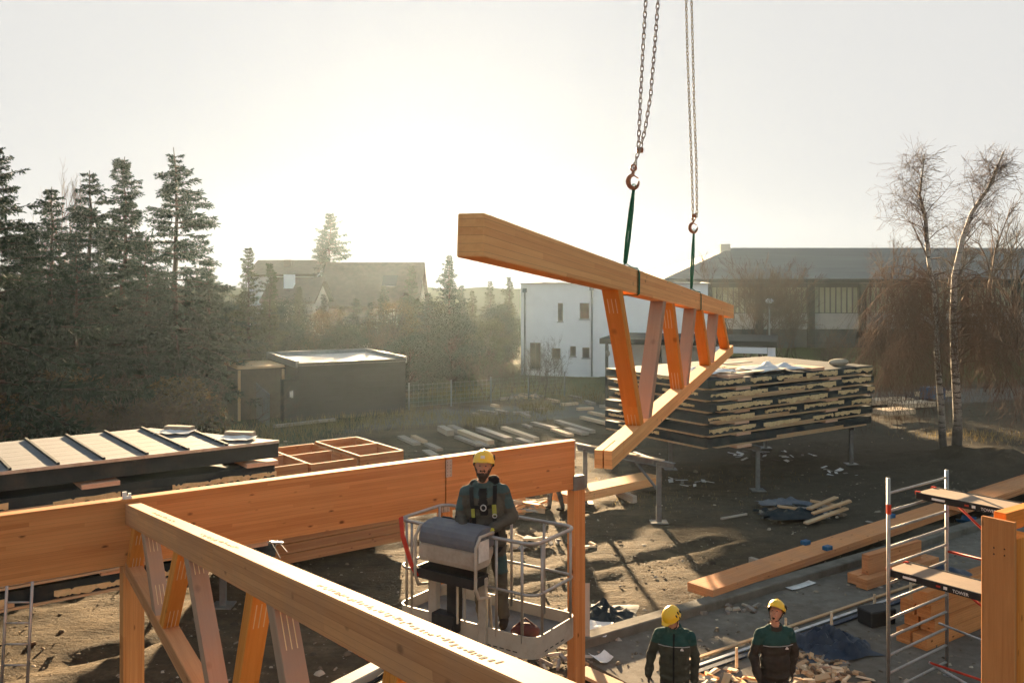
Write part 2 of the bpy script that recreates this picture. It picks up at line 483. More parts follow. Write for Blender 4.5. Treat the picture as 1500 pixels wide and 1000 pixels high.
# low weathered concrete kerb along the edge of the slab
kerb = member('kerb', K0 + Vector((0, 0, 0.05)), K0 + UD * 22 + Vector((0, 0, 0.05)), 0.30, 0.32, CONC, bevel=0.02)
tag(kerb, kind='structure')

# ------------------------------------------------------------------ far buildings
def plaster(name, c, c2=None, sc=0.8):
    return plain(name, c, c2 or tuple(x * 0.93 for x in c), 0.9, 0.0, sc, bump=0.15, dirt=tuple(x * 0.82 for x in c))
WALLW = plaster('white_plaster', (0.86, 0.88, 0.91))
WALLC = plaster('cream_plaster', (0.55, 0.52, 0.47))
ROOFT = plain('roof_tiles', (0.115, 0.085, 0.07), (0.075, 0.06, 0.05), 0.85, 0.0, 2.5, bump=0.6)
ROOFG = plain('hall_roof_sheet', (0.13, 0.135, 0.14), (0.085, 0.09, 0.095), 0.8, 0.0, 0.35, bump=0.2, stretch=(0.2, 1, 3))
DARKC = plain('dark_cladding', (0.020, 0.025, 0.025), (0.014, 0.017, 0.017), 0.75, 0.0, 2.0)
DARKW = plain('dark_hall_wall', (0.06, 0.068, 0.070), (0.042, 0.048, 0.050), 0.85, 0.0, 1.0)
CONCW = plain('hall_sill_wall', (0.30, 0.31, 0.31), (0.24, 0.25, 0.25), 0.9, 0.0, 1.2)
FRAMEG = plain('window_frame_grey', (0.10, 0.10, 0.10), (0.08, 0.08, 0.08), 0.6)
ZINC = plain('zinc_pipe', (0.23, 0.25, 0.26), (0.17, 0.185, 0.19), 0.5, 0.5, 6.0)
MEMB = plain('roof_membrane', (0.52, 0.49, 0.46), (0.42, 0.40, 0.38), 0.45, 0.0, 1.2)
GLASS = NT('window_glass'); GLASS.base((0.02, 0.025, 0.028)); GLASS.set(Roughness=0.08); GLASS = GLASS.m
def _gl():
    t = NT('profiled_glass')
    co = t.coord('Object'); f = t.noise(co, 1.2, 4, 0.6)
    t.base(t.mix(f, (0.30, 0.34, 0.25), (0.50, 0.52, 0.40))); t.set(Roughness=0.25)
    t.b.inputs['Transmission Weight'].default_value = 0.35
    return t.m
PGLASS = _gl()

def wall_cells(m, x0, x1, z0, z1, holes, th, mi=0):
    """wall in local x-z plane (outer face y=0, thickness th towards +y) with real rectangular openings"""
    xs = sorted({x0, x1, *[h[0] for h in holes], *[h[1] for h in holes]})
    zs = sorted({z0, z1, *[h[2] for h in holes], *[h[3] for h in holes]})
    for i in range(len(xs) - 1):
        for j in range(len(zs) - 1):
            cx, cz = (xs[i] + xs[i + 1]) / 2, (zs[j] + zs[j + 1]) / 2
            if any(h[0] < cx < h[1] and h[2] < cz < h[3] for h in holes): continue
            m.add([(xs[i], 0, zs[j]), (xs[i + 1], 0, zs[j]), (xs[i + 1], 0, zs[j + 1]), (xs[i], 0, zs[j + 1])], [(0, 1, 2, 3)], mi)
    for a, b, c, d in holes:
        m.add([(a, 0, c), (b, 0, c), (b, 0, d), (a, 0, d), (a, th, c), (b, th, c), (b, th, d), (a, th, d)],
              [(0, 4, 5, 1), (1, 5, 6, 2), (2, 6, 7, 3), (3, 7, 4, 0)], mi)

def window_part(parent, M, x0, x1, z0, z1, depth=0.14, sill=True, bars=1, fm=None):
    f = MB(); w = 0.06
    for a, b, c, d in ((x0, x1, z0, z0 + w), (x0, x1, z1 - w, z1), (x0, x0 + w, z0 + w, z1 - w), (x1 - w, x1, z0 + w, z1 - w)):
        f.box(((a + b) / 2, depth, (c + d) / 2), ((b - a) / 2, 0.03, (d - c) / 2))
    for k in range(1, bars):
        xx = x0 + (x1 - x0) * k / bars
        f.box((xx, depth, (z0 + z1) / 2), (0.03, 0.028, (z1 - z0) / 2 - w))
    win = f.build('window', fm or FRAMEG, parent, M=M)
    MB().box(((x0 + x1) / 2, depth + 0.012, (z0 + z1) / 2), ((x1 - x0) / 2 - 0.05, 0.006, (z1 - z0) / 2 - 0.05)).build('pane', GLASS, win, M=M)
    if sill:
        MB().box(((x0 + x1) / 2, 0.02, z0 - 0.03), ((x1 - x0) / 2 + 0.05, 0.09, 0.025)).build('sill', ZINC, win, M=M)
    return win

def wall_frame(a, b):
    """frame of a wall whose outer face runs from ground point a (left, as seen) to b (right)"""
    x = (b - a); L = x.length; x.normalize()
    y = Vector((-x.y, x.x, 0))
    return frame(x, y, ZD, a), L

def on_wall(M, px, py):
    """local (x, z) where the photo ray through (px, py) meets the wall plane"""
    o = Vector((0, 0, CAM_H)); r = Vector(((px - CX) / FPX, 1.0, -(py - HY) / FPX))
    n = M.to_3x3().col[1]; a = M.translation
    t = (a - o).dot(n) / r.dot(n)
    q = M.inverted() @ (o + r * t)
    return q.x, q.z

def white_house():
    a = Vector(((763 - CX) / FPX * 59.0, 59.0, 0)); b = Vector(((1037 - CX) / FPX * 57.0, 57.0, 0))
    M, L = wall_frame(a, b)
    root = thing('white_house', 'flat roofed white rendered house with small windows behind the hanging truss', 'house', a)
    H = 5.85; D = 9.0
    rects = [(817, 824.5, 444, 471), (849, 863, 444, 467), (835, 843.5, 507, 522), (853, 863.5, 509, 524), (776, 792, 502, 541), (808, 821, 510, 525)]
    holes = []
    for x0, x1, y0, y1 in rects:
        ax, az = on_wall(M, x0, y1); bx, bz = on_wall(M, x1, y0)
        holes.append((ax, bx, max(az, 0.05), bz))
    m = MB(); wall_cells(m, 0, L, -0.2, H, holes, 0.3)
    m.add([(0, 0, -0.2), (0, D, -0.2), (0, D, H), (0, 0, H), (L, 0, -0.2), (L, D, -0.2), (L, D, H), (L, 0, H)], [(0, 3, 2, 1), (4, 5, 6, 7), (1, 2, 6, 5)])
    m.add([(0, 0, H - 0.3), (L, 0, H - 0.3), (L, D, H - 0.3), (0, D, H - 0.3)], [(0, 1, 2, 3)])
    m.build('wall', WALLW, root, M=M)
    c = MB()
    for p0, p1 in (((0, 0), (L, 0)), ((L, 0), (L, D)), ((L, D), (0, D)), ((0, D), (0, 0))):
        c.obox((p0[0], p0[1], H + 0.02), (p1[0], p1[1], H + 0.02), 0.34, 0.05)
    c.build('parapet_cap', ZINC, root, M=M)
    for i, h in enumerate(holes): window_part(root, M, *h, bars=2 if i == 4 else 1)
    for px, z1 in ((769, 5.3), (867, 5.45)):
        x, _ = on_wall(M, px, 450)
        p = MB(); p.tube([(x, -0.08, 0.0), (x, -0.08, z1)], 0.06, 8); p.box((x, -0.1, z1 + 0.12), (0.14, 0.1, 0.14))
        p.build('downpipe', ZINC, root, M=M)
    # flat roofed carport leaning on the right half of the front
    a2 = P(878, 500, 46.5); b2 = P(1138, 497, 44.0)
    a2.z = b2.z = 0
    M2, L2 = wall_frame(a2, b2)
    r2 = thing('carport', 'low flat roofed carport with dark fascia and white end frame beside the white house', 'carport', a2)
    MB().box((L2 / 2, 2.6, 3.05), (L2 / 2, 2.6, 0.14)).build('roof', DARKC, r2, M=M2, bevel=0.02)
    w = MB(); x1 = L2 - 0.35
    w.box((L2 - 0.25, 0.25, 1.45), (0.18, 0.18, 1.45)); w.build('pillar', WALLW, r2, M=M2)
    w = MB(); w.box((L2 - 1.75, 0.12, 2.75), (1.30, 0.12, 0.15)); w.build('lintel', WALLW, r2, M=M2)
    w = MB(); w.box((L2 - 1.75, 0.30, 1.2), (1.28, 0.03, 1.2)); w.build('screen', DARKC, r2, M=M2)
    for xx in (0.3, 3.0):
        MB().box((xx, 0.4, 1.45), (0.07, 0.07, 1.45)).build('post', DARKC, r2, M=M2)
    g = MB(); g.box((L2 / 2 - 1.4, 4.9, 1.45), (L2 / 2 - 1.6, 0.1, 1.45)); g.build('back_wall', WALLW, r2, M=M2)
    la = MB(); la.ell((0.45, -0.12, 2.45), (0.12, 0.12, 0.16)); la.box((0.45, -0.05, 2.7), (0.03, 0.05, 0.12)); la.build('lantern', FRAMEG, r2, M=M2)
white_house()

def garden_shed():
    # dark flat-roofed shed with a parapet and a pale membrane roof
    a = G(436, 617); a.z = 0
    d = a.y
    b = P(594, 600, 42.5); b.z = 0
    M, L = wall_frame(a, b)
    zt = CAM_H - (529 - HY) / FPX * d
    D = 5.4
    root = thing('garden_shed', 'dark boarded shed with pale flat roof inside a raised metal rim', 'shed', a)
    body = MB(); body.box((L / 2, D / 2, (zt - 0.25) / 2), (L / 2, D / 2, (zt - 0.25) / 2)); body.build('wall', DARKC, root, M=M)
    n = 9
    for i in range(n):
        z = (zt - 0.2) * (i + 0.5) / n
        MB().box((L / 2, -0.015, z), (L / 2 - 0.01, 0.012, (zt - 0.2) / n / 2 - 0.012)).build('board', DARKC, root, M=M)
    for k, (p0, p1) in enumerate((((0, 0), (L, 0)), ((L, 0), (L, D)), ((L, D), (0, D)), ((0, D), (0, 0)))):
        m = MB(); m.obox((p0[0], p0[1], zt - 0.14), (p1[0], p1[1], zt - 0.14), 0.14, 0.30 if k else 0.12); m.build('rim', ZINC if k else DARKC, root, M=M)
    MB().box((L / 2, D / 2, zt - 0.22), (L / 2 - 0.05, D / 2 - 0.05, 0.05)).build('roof', MEMB, root, M=M)
    MB().box((-0.3, 0.3, 0.9), (0.3, 0.3, 0.9)).build('entry_block', DARKC, root, M=M)
    # lower lean-to with a brown roof on its left
    M3 = M @ Matrix.Translation((-2.2, 1.6, 0))
    r3 = thing('lean_to', 'small lean-to with brown sheet roof against the left side of the dark shed', 'shed', M3.translation)
    MB().box((0.95, 1.2, 1.12), (0.95, 1.2, 1.12)).build('wall', plain('brown_board', (0.10, 0.075, 0.055), rough=0.85), r3, M=M3)
    MB().box((0.95, 1.1, 2.3), (1.05, 1.4, 0.05), taper=0.98).build('roof', PLANK, r3, M=M3)
    for xx in (-0.02, 1.9): MB().box((xx, -0.3, 1.1), (0.05, 0.05, 1.1)).build('post', PLANK, r3, M=M3)
    # sagging grey mesh screen beside it
    s = MB(); A = P(346, 524, 45); B = P(394, 577, 38.5)
    n = 10
    vs = []; fs = []
    for i in range(n + 1):
        q = A.lerp(B, i / n); q.z -= 0.15 * math.sin(i / n * math.pi)
        vs += [(q.x, q.y, 0.02), (q.x, q.y, q.z), (q.x + 0.03, q.y + 0.03, q.z), (q.x + 0.03, q.y + 0.03, 0.02)]
    for i in range(n):
        for k in range(4): fs.append((i * 4 + k, i * 4 + (k + 1) % 4, (i + 1) * 4 + (k + 1) % 4, (i + 1) * 4 + k))
    s.add(vs, fs)
    tag(s.build('mesh_screen', plain('grey_screen', (0.17, 0.19, 0.21), rough=0.8)), 'grey screening sheet sloping down beside the shed lean-to', 'screen')
    c = MB(); q = P(424, 577, 40.0); c.box((q.x, q.y, q.z), (0.16, 0.02, 0.16)); c.box((q.x, q.y - 0.03, q.z), (0.13, 0.02, 0.13))
    c.tube([(q.x, q.y, q.z - 0.1), (q.x, q.y, 0.0)], 0.02, 6)
    tag(c.build('white_sign', PAPER), 'small white square board on a stake in front of the dark shed', 'sign')
    tag(member('long_plank', G(402, 624, 0.1), G(490, 614, 0.1), 0.2, 0.12, PLANKG), 'long grey plank lying at the foot of the dark shed', 'plank')
garden_shed()

def gable_house(name, label, x0, x1, ridge_y, eave_y, d, depth, gable_left=None, wall=WALLC, chim=None, sky_px=None, pitch_in=True):
    """house with its ridge across the picture; x0..x1 are the photo's ridge ends"""
    a = P(x0, ridge_y, d); b = P(x1, ridge_y, d); zr = a.z
    ze = CAM_H - (eave_y - HY) / FPX * (d - depth / 2)
    root = thing(name, label, 'house', (a.x, d, 0))
    w = MB(); X0, X1, Y0, Y1 = a.x + 0.3, b.x - 0.3, d - depth / 2 + 0.5, d + depth / 2 - 0.5
    zs = ze + 0.1
    w.add([(X0, Y0, 0), (X1, Y0, 0), (X1, Y1, 0), (X0, Y1, 0), (X0, Y0, zs), (X1, Y0, zs), (X1, Y1, zs), (X0, Y1, zs), (X0, d, zr - 0.15), (X1, d, zr - 0.15)],
          [(0, 1, 5, 4), (2, 3, 7, 6), (1, 2, 6, 9, 5), (3, 0, 4, 8, 7)])
    w.build('wall', wall, root)
    rf = MB(); t = 0.22
    for s in (-1, 1):
        y = d + s * depth / 2
        rf.prism([(a.x, d, zr), (b.x, d, zr), (b.x, y, ze), (a.x, y, ze)], (0, 0, t))
    roof = rf.build('roof', ROOFT, root)
    if chim:
        c = P(chim[0], chim[1], d - depth * 0.2)
        MB().box((c.x, c.y, c.z - 0.7), (0.35, 0.35, 0.8)).build('chimney', WALLW if len(chim) > 2 else ROOFT, roof)
    if sky_px:
        for (u0, v) in sky_px:
            q = a.lerp(b, u0); yy = d - depth / 2 * v; zz = zr + (ze - zr) * v
            n = Vector((0, -(zr - ze), depth / 2)).normalized()
            sl = Vector((0, -depth / 2, ze - zr)).normalized()
            p = Vector((q.x, yy, zz + t)) + n * 0.03
            MB().box((0, 0, 0), (0.6, 0.75, 0.05), frame(Vector((1, 0, 0)), -sl, n, p)).build('skylight', GLASS, roof)
    # a few windows in the wall facing the yard
    for k in range(3):
        xx = X0 + (X1 - X0) * (k + 0.5) / 3
        M = frame(Vector((1, 0, 0)), Vector((0, 1, 0)), ZD, (xx, Y0 - 0.16, 0))
        window_part(root, M, -0.6, 0.6, 1.0, 2.3, bars=2)
    return root

gable_house('gabled_house', 'hazy gabled house with long brown roof and skylight behind the conifers', 478, 622, 388, 452, 78, 9.5, sky_px=((0.68, 0.45),))
gable_house('gabled_house', 'hazy house with low dark roof left of the round conifer top', 378, 478, 384, 405, 92, 9, wall=WALLW, chim=(422, 382))
gable_house('gabled_house', 'lower dark roofed house with white chimney beneath the pale gable', 398, 476, 410, 445, 70, 7, chim=(424, 404, 1))

def timber_hall():
    root = thing('industrial_hall', 'long low industrial hall with grey roof and glazed bays behind the birches', 'hall', (30, 84, 0))
    d0 = 82.0                                         # yard side wall
    XL = P(985, 400, d0).x; XR = P(1640, 400, d0).x
    zr = CAM_H + (HY - 363) / FPX * 95.0; ze = CAM_H - (408 - HY) / FPX * 81.0
    XRL = P(1072, 363, 95).x
    roof = MB()
    roof.add([(XRL, 95, zr), (XR, 95, zr), (XR, 80.5, ze), (XL - 1, 80.5, ze), (XL - 1, 110, ze), (XR, 110, ze),
              (XRL, 95, zr - 0.4), (XR, 95, zr - 0.4), (XR, 80.5, ze - 0.4), (XL - 1, 80.5, ze - 0.4), (XL - 1, 110, ze - 0.4), (XR, 110, ze - 0.4)],
             [(0, 1, 2, 3), (0, 3, 4), (1, 0, 4, 5), (2, 8, 9, 3), (3, 9, 10, 4), (4, 10, 11, 5), (6, 9, 8, 7), (6, 10, 9), (7, 11, 10, 6), (1, 5, 11, 7), (1, 7, 8, 2)])
    rf = roof.build('roof', ROOFG, root)
    q = P(1061, 362, 94); MB().box((q.x, q.y, q.z - 1.0), (0.5, 0.5, 1.3)).build('chimney', WALLC, rf)
    gut = MB(); gut.obox((XL - 1, 80.4, ze - 0.2), (XR, 80.4, ze - 0.2), 0.25, 0.3); gut.build('gutter', DARKC, rf)
    bays = []
    nb = 9; x = P(1037, 440, d0).x
    bw = (P(1163, 440, d0).x - P(1088, 440, d0).x)
    z0 = CAM_H - (458 - HY) / FPX * d0; z1 = CAM_H - (421 - HY) / FPX * d0
    M = frame(Vector((1, 0, 0)), Vector((0, 1, 0)), ZD, (XL, d0, 0))
    holes = []
    k = 0
    while x + bw < XR:
        holes.append((x - XL + 0.3, x - XL + bw - 0.3, z0, z1)); x += bw
    w = MB(); wall_cells(w, 0, XR - XL, -0.2, ze, holes, 0.3)
    w.add([(0, 0, -0.2), (0, 26, -0.2), (0, 26, ze), (0, 0, ze)], [(0, 3, 2, 1)])
    w.build('wall', DARKW, root, M=M)
    for h in holes:
        s = MB(); s.box(((h[0] + h[1]) / 2, -0.06, h[2] - 0.75), ((h[1] - h[0]) / 2, 0.05, 0.7)); s.build('sill_panel', CONCW, root, M=M)
        fr = MB()
        for i in range(9):
            xx = h[0] + (h[1] - h[0]) * i / 8
            fr.box((xx, 0.05, (z0 + z1) / 2), (0.045, 0.05, (z1 - z0) / 2))
        win = fr.build('window', FRAMEG, root, M=M)
        for i in range(8):
            xa = h[0] + (h[1] - h[0]) * i / 8 + 0.05; xb = h[0] + (h[1] - h[0]) * (i + 1) / 8 - 0.05
            MB().box(((xa + xb) / 2, 0.09 + 0.015 * (i % 2), (z0 + z1) / 2), ((xb - xa) / 2, 0.012, (z1 - z0) / 2)).build('pane', PGLASS, win, M=M)
        c = MB(); c.box((h[0] - 0.3, -0.22, (ze - 0.5) / 2), (0.28, 0.2, (ze - 0.5) / 2)); c.build('column', DARKC, root, M=M)
timber_hall()

def street_lamp():
    b = P(1127, 495, 60); b.z = 0
    t = thing('street_lamp', 'slim pale street lamp standing in front of the hall', 'street lamp', b)
    top = P(1127, 443, 60)
    MB().tube([b, (b.x, b.y, 2.0), top], [0.07, 0.06, 0.045], 8).build('pole', ZINC, t, smooth=True)
    MB().ell((top.x, top.y, top.z + 0.1), (0.26, 0.26, 0.17)).build('lamp_head', WALLW, t, smooth=True)
street_lamp()

# distant ridge
def ridge():
    V = []; F = []
    xs = np.linspace(-112, 112, 90)
    for i, x in enumerate(xs):
        h = 4.6 + 1.5 * noise.noise((x * 0.04, 2.0, 0)) + 0.8 * noise.noise((x * 0.2, 7.0, 0)) + 0.5 * noise.noise((x * 0.9, 3.0, 0))
        h = max(h, 1.0)
        V += [(x, 120, 0), (x, 126, h), (x, 131, h * 0.9), (x, 135, 0)]
    for i in range(len(xs) - 1):
        for k in range(3): F.append((i * 4 + k, (i + 1) * 4 + k, (i + 1) * 4 + k + 1, i * 4 + k + 1))
    o = bpy.data.objects.new('hills', tri_mesh('hills', V, F, plain('far_wood', (0.05, 0.06, 0.03), (0.03, 0.04, 0.02), 1.0, 0, 0.05), smooth=True))
    link(o); tag(o, kind='structure')
ridge()

# ------------------------------------------------------------------ vegetation
def foliage(name, c1, c2, trans=0.25):
    t = NT(name)
    r = t.n('NewGeometry').outputs['Random Per Island']
    o = t.n('ObjectInfo').outputs['Random']
    col = t.mix(r, c1, c2)
    col = t.mix(t.math('MULTIPLY', o, 0.4), col, tuple(x * 0.6 for x in c1))
    t.base(col); t.set(Roughness=0.7)
    t.b.inputs['Specular IOR Level'].default_value = 0.15
    tr = t.n('BsdfTranslucent'); t.l(col, tr.inputs[0])
    mx = t.n('MixShader', {0: trans}); t.l(t.b.outputs[0], mx.inputs[1]); t.l(tr.outputs[0], mx.inputs[2])
    t.l(mx.outputs[0], t.out.inputs[0])
    return t.m
NEEDLE = foliage('spruce_needles', (0.008, 0.022, 0.013), (0.020, 0.038, 0.020), 0.15)
NEEDLE2 = foliage('pale_needles', (0.026, 0.038, 0.018), (0.050, 0.058, 0.026), 0.2)
LEAFB = foliage('withered_leaves', (0.060, 0.042, 0.018), (0.105, 0.075, 0.032), 0.35)
GRASSM = foliage('dry_grass', (0.20, 0.15, 0.06), (0.32, 0.24, 0.10), 0.45)
BARK = plain('spruce_bark', (0.055, 0.042, 0.032), (0.035, 0.027, 0.021), 0.95, 0, 12.0, bump=0.6)
TWIG = plain('bare_twigs', (0.085, 0.055, 0.040), (0.055, 0.037, 0.028), 0.9, 0, 4.0)
TWIGR = plain('birch_twigs', (0.125, 0.078, 0.055), (0.085, 0.052, 0.038), 0.85, 0, 4.0)
def birch_bark():
    t = NT('birch_bark')
    co = t.n('TexCoord').outputs['Object']
    a = t.noise(t.n('VectorMath', {0: co, 1: (3.0, 3.0, 14.0)}, operation='MULTIPLY').outputs[0], 1.0, 5, 0.7)
    b = t.noise(co, 1.6, 5, 0.7)
    sep = t.n('SeparateXYZ', {0: co})
    low = t.ramp(t.math('ADD', t.math('MULTIPLY', sep.outputs[2], 0.28), t.math('MULTIPLY', t.math('SUBTRACT', b, 0.5), 0.8)), [(0.15, 1.0), (0.75, 0.0)])
    col = t.mix(t.ramp(a, [(0.52, 0.0), (0.60, 1.0)]), (0.37, 0.335, 0.30), (0.04, 0.034, 0.03))
    col = t.mix(low, col, (0.06, 0.05, 0.042))
    t.base(col); t.set(Roughness=0.8); t.bump(a, 0.4, 0.02)
    return t.m
BIRCH = birch_bark()

def blades(Pb, D, L, W, rng):
    """lozenge leaves: base points, unit directions, lengths, half widths -> verts, quads"""
    rnd = rng.normal(size=Pb.shape)
    S = np.cross(D, rnd); S /= np.linalg.norm(S, axis=1)[:, None] + 1e-9
    L = L[:, None]; W = W[:, None]
    V = np.stack([Pb, Pb + D * L * 0.45 + S * W, Pb + D * L, Pb + D * L * 0.45 - S * W], 1).reshape(-1, 3)
    F = np.arange(len(V)).reshape(-1, 4)
    return V, F

def segs_mesh(name, A, B, ra, rb, mats, n=3, mi=None):
    """3-sided twigs from arrays of end points and radii"""
    A = np.asarray(A, float); B = np.asarray(B, float); ra = np.asarray(ra)[:, None]; rb = np.asarray(rb)[:, None]
    T = B - A; T /= np.linalg.norm(T, axis=1)[:, None] + 1e-9
    ref = np.where(np.abs(T[:, 2:3]) < 0.9, np.array([[0, 0, 1.0]]), np.array([[1.0, 0, 0]]))
    U = np.cross(ref, T); U /= np.linalg.norm(U, axis=1)[:, None] + 1e-9
    Wv = np.cross(T, U)
    vs = []
    for (Q, r) in ((A, ra), (B, rb)):
        for j in range(n):
            an = 2 * math.pi * j / n
            vs.append(Q + (U * math.cos(an) + Wv * math.sin(an)) * r)
    V = np.stack(vs, 1).reshape(-1, 3)
    base = np.arange(len(A))[:, None] * (2 * n)
    F = np.concatenate([base + np.array([[j, (j + 1) % n, n + (j + 1) % n, n + j]]) for j in range(n)], 0)
    if mi is not None: mi = np.tile(np.asarray(mi), n)
    return tri_mesh(name, V, F, mats, mi, smooth=n > 4)

def spruce_meshes(h, r, seed, sparse=0.0, low=0.06, needle=NEEDLE, step=0.30, droop=0.25, fine=1.0):
    rng = np.random.default_rng(seed)
    Ps, Ds, Ls, Ws = [], [], [], []
    tA, tB, tr0, tr1 = [], [], [], []
    n = max(6, int(h / 0.8))
    pts = [np.array([rng.normal() * 0.02 * h * k / n * 0.3, rng.normal() * 0.02 * h * k / n * 0.3, h * k / n]) for k in range(n + 1)]
    R0 = 0.011 * h + 0.04
    for k in range(n):
        tA.append(pts[k]); tB.append(pts[k + 1]); tr0.append(R0 * (1 - k / n) + 0.012); tr1.append(R0 * (1 - (k + 1) / n) + 0.012)
    z = low * h
    lop = rng.uniform(0.65, 1.3, 7)
    while z < h * 0.985:
        u = z / h
        Lm = r * (1 - u) ** 0.95 * (1.0 if u > 0.2 else 0.75 + u * 1.25) + 0.10
        nb = rng.integers(4, 7)
        az0 = rng.uniform(0, 6.28)
        c0 = pts[min(int(u * n), n)]
        for b in range(nb):
            if rng.random() < sparse: continue
            az = az0 + b * 6.283 / nb + rng.normal() * 0.25
            L = Lm * rng.uniform(0.40, 1.18) * lop[int((az % 6.283) / 0.9) % 7]
            d = np.array([math.cos(az), math.sin(az), 0.0])
            side = np.array([-d[1], d[0], 0.0])
            dr = droop * (1.25 - u) * rng.uniform(0.6, 1.5)
            rise = rng.uniform(0.0, 0.25) + 0.35 * u * u
            m = 5
            tt = np.linspace(0, 1, m + 1)
            bp = np.array([c0[0], c0[1], z])[None] + d[None] * (L * tt)[:, None] + np.array([[0, 0, 1.0]]) * (L * (rise * tt - dr * tt ** 1.6 + 0.22 * dr * tt ** 4))[:, None]
            for q in range(m):
                tA.append(bp[q]); tB.append(bp[q + 1]); w = 0.010 + 0.010 * L
                tr0.append(w * (1 - tt[q]) + 0.004); tr1.append(w * (1 - tt[q + 1]) + 0.004)
            ns = int((16 * L + 8) * fine)
            t = rng.uniform(0.08, 1.0, ns) ** 0.8
            pb = np.stack([np.interp(t, tt, bp[:, k]) for k in range(3)], 1)
            sg = rng.choice([-1.0, 1.0], ns)
            fw = rng.uniform(0.25, 1.0, ns)
            dd = d[None] * fw[:, None] + side[None] * (sg * rng.uniform(0.2, 1.0, ns))[:, None] + np.array([[0, 0, 1.0]]) * rng.uniform(-1.0, 0.25, ns)[:, None]
            dd /= np.linalg.norm(dd, axis=1)[:, None]
            ln = (0.16 + 0.30 * L * 0.5 * (1 - t * 0.7)) * rng.uniform(0.5, 1.15, ns)
            # secondary needles along each side shoot
            for s_ in range(5):
                f = rng.uniform(0.0, 0.8, ns)
                p2 = pb + dd * (ln * f)[:, None]
                d2 = dd + rng.normal(size=dd.shape) * 0.45
                d2 /= np.linalg.norm(d2, axis=1)[:, None]
                Ps.append(p2); Ds.append(d2); Ls.append(ln * rng.uniform(0.35, 0.75, ns)); Ws.append(ln * 0.065 + 0.0085)
        z += step * rng.uniform(0.7, 1.3) * (1.15 - 0.5 * u)
    # leader
    V, F = blades(np.concatenate(Ps), np.concatenate(Ds), np.concatenate(Ls), np.concatenate(Ws), rng)
    crown = tri_mesh('crown', V, F, needle)
    trunk = segs_mesh('trunk', tA, tB, tr0, tr1, BARK, 5)
    return crown, trunk

def put_tree(name, label, meshes, base, rz=0.0, s=1.0, group=None, cat='tree', lean=0.0):
    t = thing(name, label, cat, base, rz, group)
    t.matrix_basis = Matrix.Translation(Vector(base)) @ Matrix.Rotation(lean, 4, 'Y') @ Matrix.Rotation(rz, 4, 'Z') @ Matrix.Scale(s, 4)
    for nm, me in zip(('crown', 'trunk', 'leaves'), meshes):
        if me is None: continue
        o = bpy.data.objects.new(nm, me); COL.objects.link(o); o.parent = t
    return t

SPR = [spruce_meshes(10, 2.9, 11, 0.08, fine=1.5, step=0.26), spruce_meshes(10, 2.7, 12, 0.30, droop=0.55, fine=1.9, step=0.27), spruce_meshes(10, 3.6, 13, 0.22, droop=0.5, fine=1.7, step=0.27), spruce_meshes(10, 4.0, 14, 0.06, droop=0.35, fine=1.6), spruce_meshes(10, 2.7, 15, 0.04, droop=0.25, needle=NEEDLE2, fine=1.7), spruce_meshes(10, 2.6, 16, 0.34, droop=0.7, fine=2.2, step=0.30), spruce_meshes(10, 3.1, 17, 0.26, droop=0.45, fine=1.9, step=0.25)]
def spruce_at(px, topy, d, kind, label, rz=0.0, name='spruce_tree', lean=0.0, group=None, wide=1.0):
    b = P(px, 500, d); b.z = -0.05
    h = CAM_H + (HY - topy) / FPX * d
    t = put_tree(name, label, SPR[kind], b, rz, h / 10.0, group, lean=lean)
    t.matrix_basis = t.matrix_basis @ Matrix.Diagonal((wide, wide, 1, 1))
    return t

spruce_at(-12, 205, 27, 3, 'huge dark spruce cut off by the left edge of the picture', 0.4)
spruce_at(76, 272, 40, 1, 'ragged spruce beside the bare larch, second from the left edge', 1.2, wide=1.25)
spruce_at(131, 248, 42, 5, 'thin topped spruce standing right of the bare larch', 2.9, wide=1.25)
spruce_at(182, 228, 41, 6, 'narrow spruce left of the tallest spruce of the row', 0.2, wide=1.15)
spruce_at(256, 214, 41, 2, 'tallest spruce of the row with wide drooping boughs', 1.0, wide=1.2)
spruce_at(35, 318, 36, 3, 'dense dark spruce in front of the tall row by the left edge', 0.8)
spruce_at(112, 335, 37, 3, 'dense lower spruce in front of the bare larch', 2.0)
spruce_at(214, 345, 38, 3, 'dense lower spruce in front of the narrow spruce', 3.3)
spruce_at(306, 375, 44, 3, 'low dense spruce right of the tallest spruce', 4.1)
spruce_at(364, 360, 46, 4, 'pale edged young spruce left of the shed', 0.6)
spruce_at(396, 383, 48, 4, 'shorter pale spruce touching the low house roof', 2.2)
spruce_at(603, 387, 62, 4, 'hazy spruce in front of the gabled house roof', 1.1)
spruce_at(658, 370, 60, 0, 'hazy pointed spruce below the hanging beam end', 0.5)
spruce_at(628, 425, 56, 3, 'broad hazy spruce left of the pointed spruce', 2.5)
spruce_at(692, 424, 60, 4, 'hazy spruce right of the pointed spruce', 2.7)
spruce_at(718, 410, 66, 4, 'slim hazy spruce further right towards the white house', 0.9)
spruce_at(746, 404, 68, 4, 'slim hazy spruce next to the white house corner', 1.9)

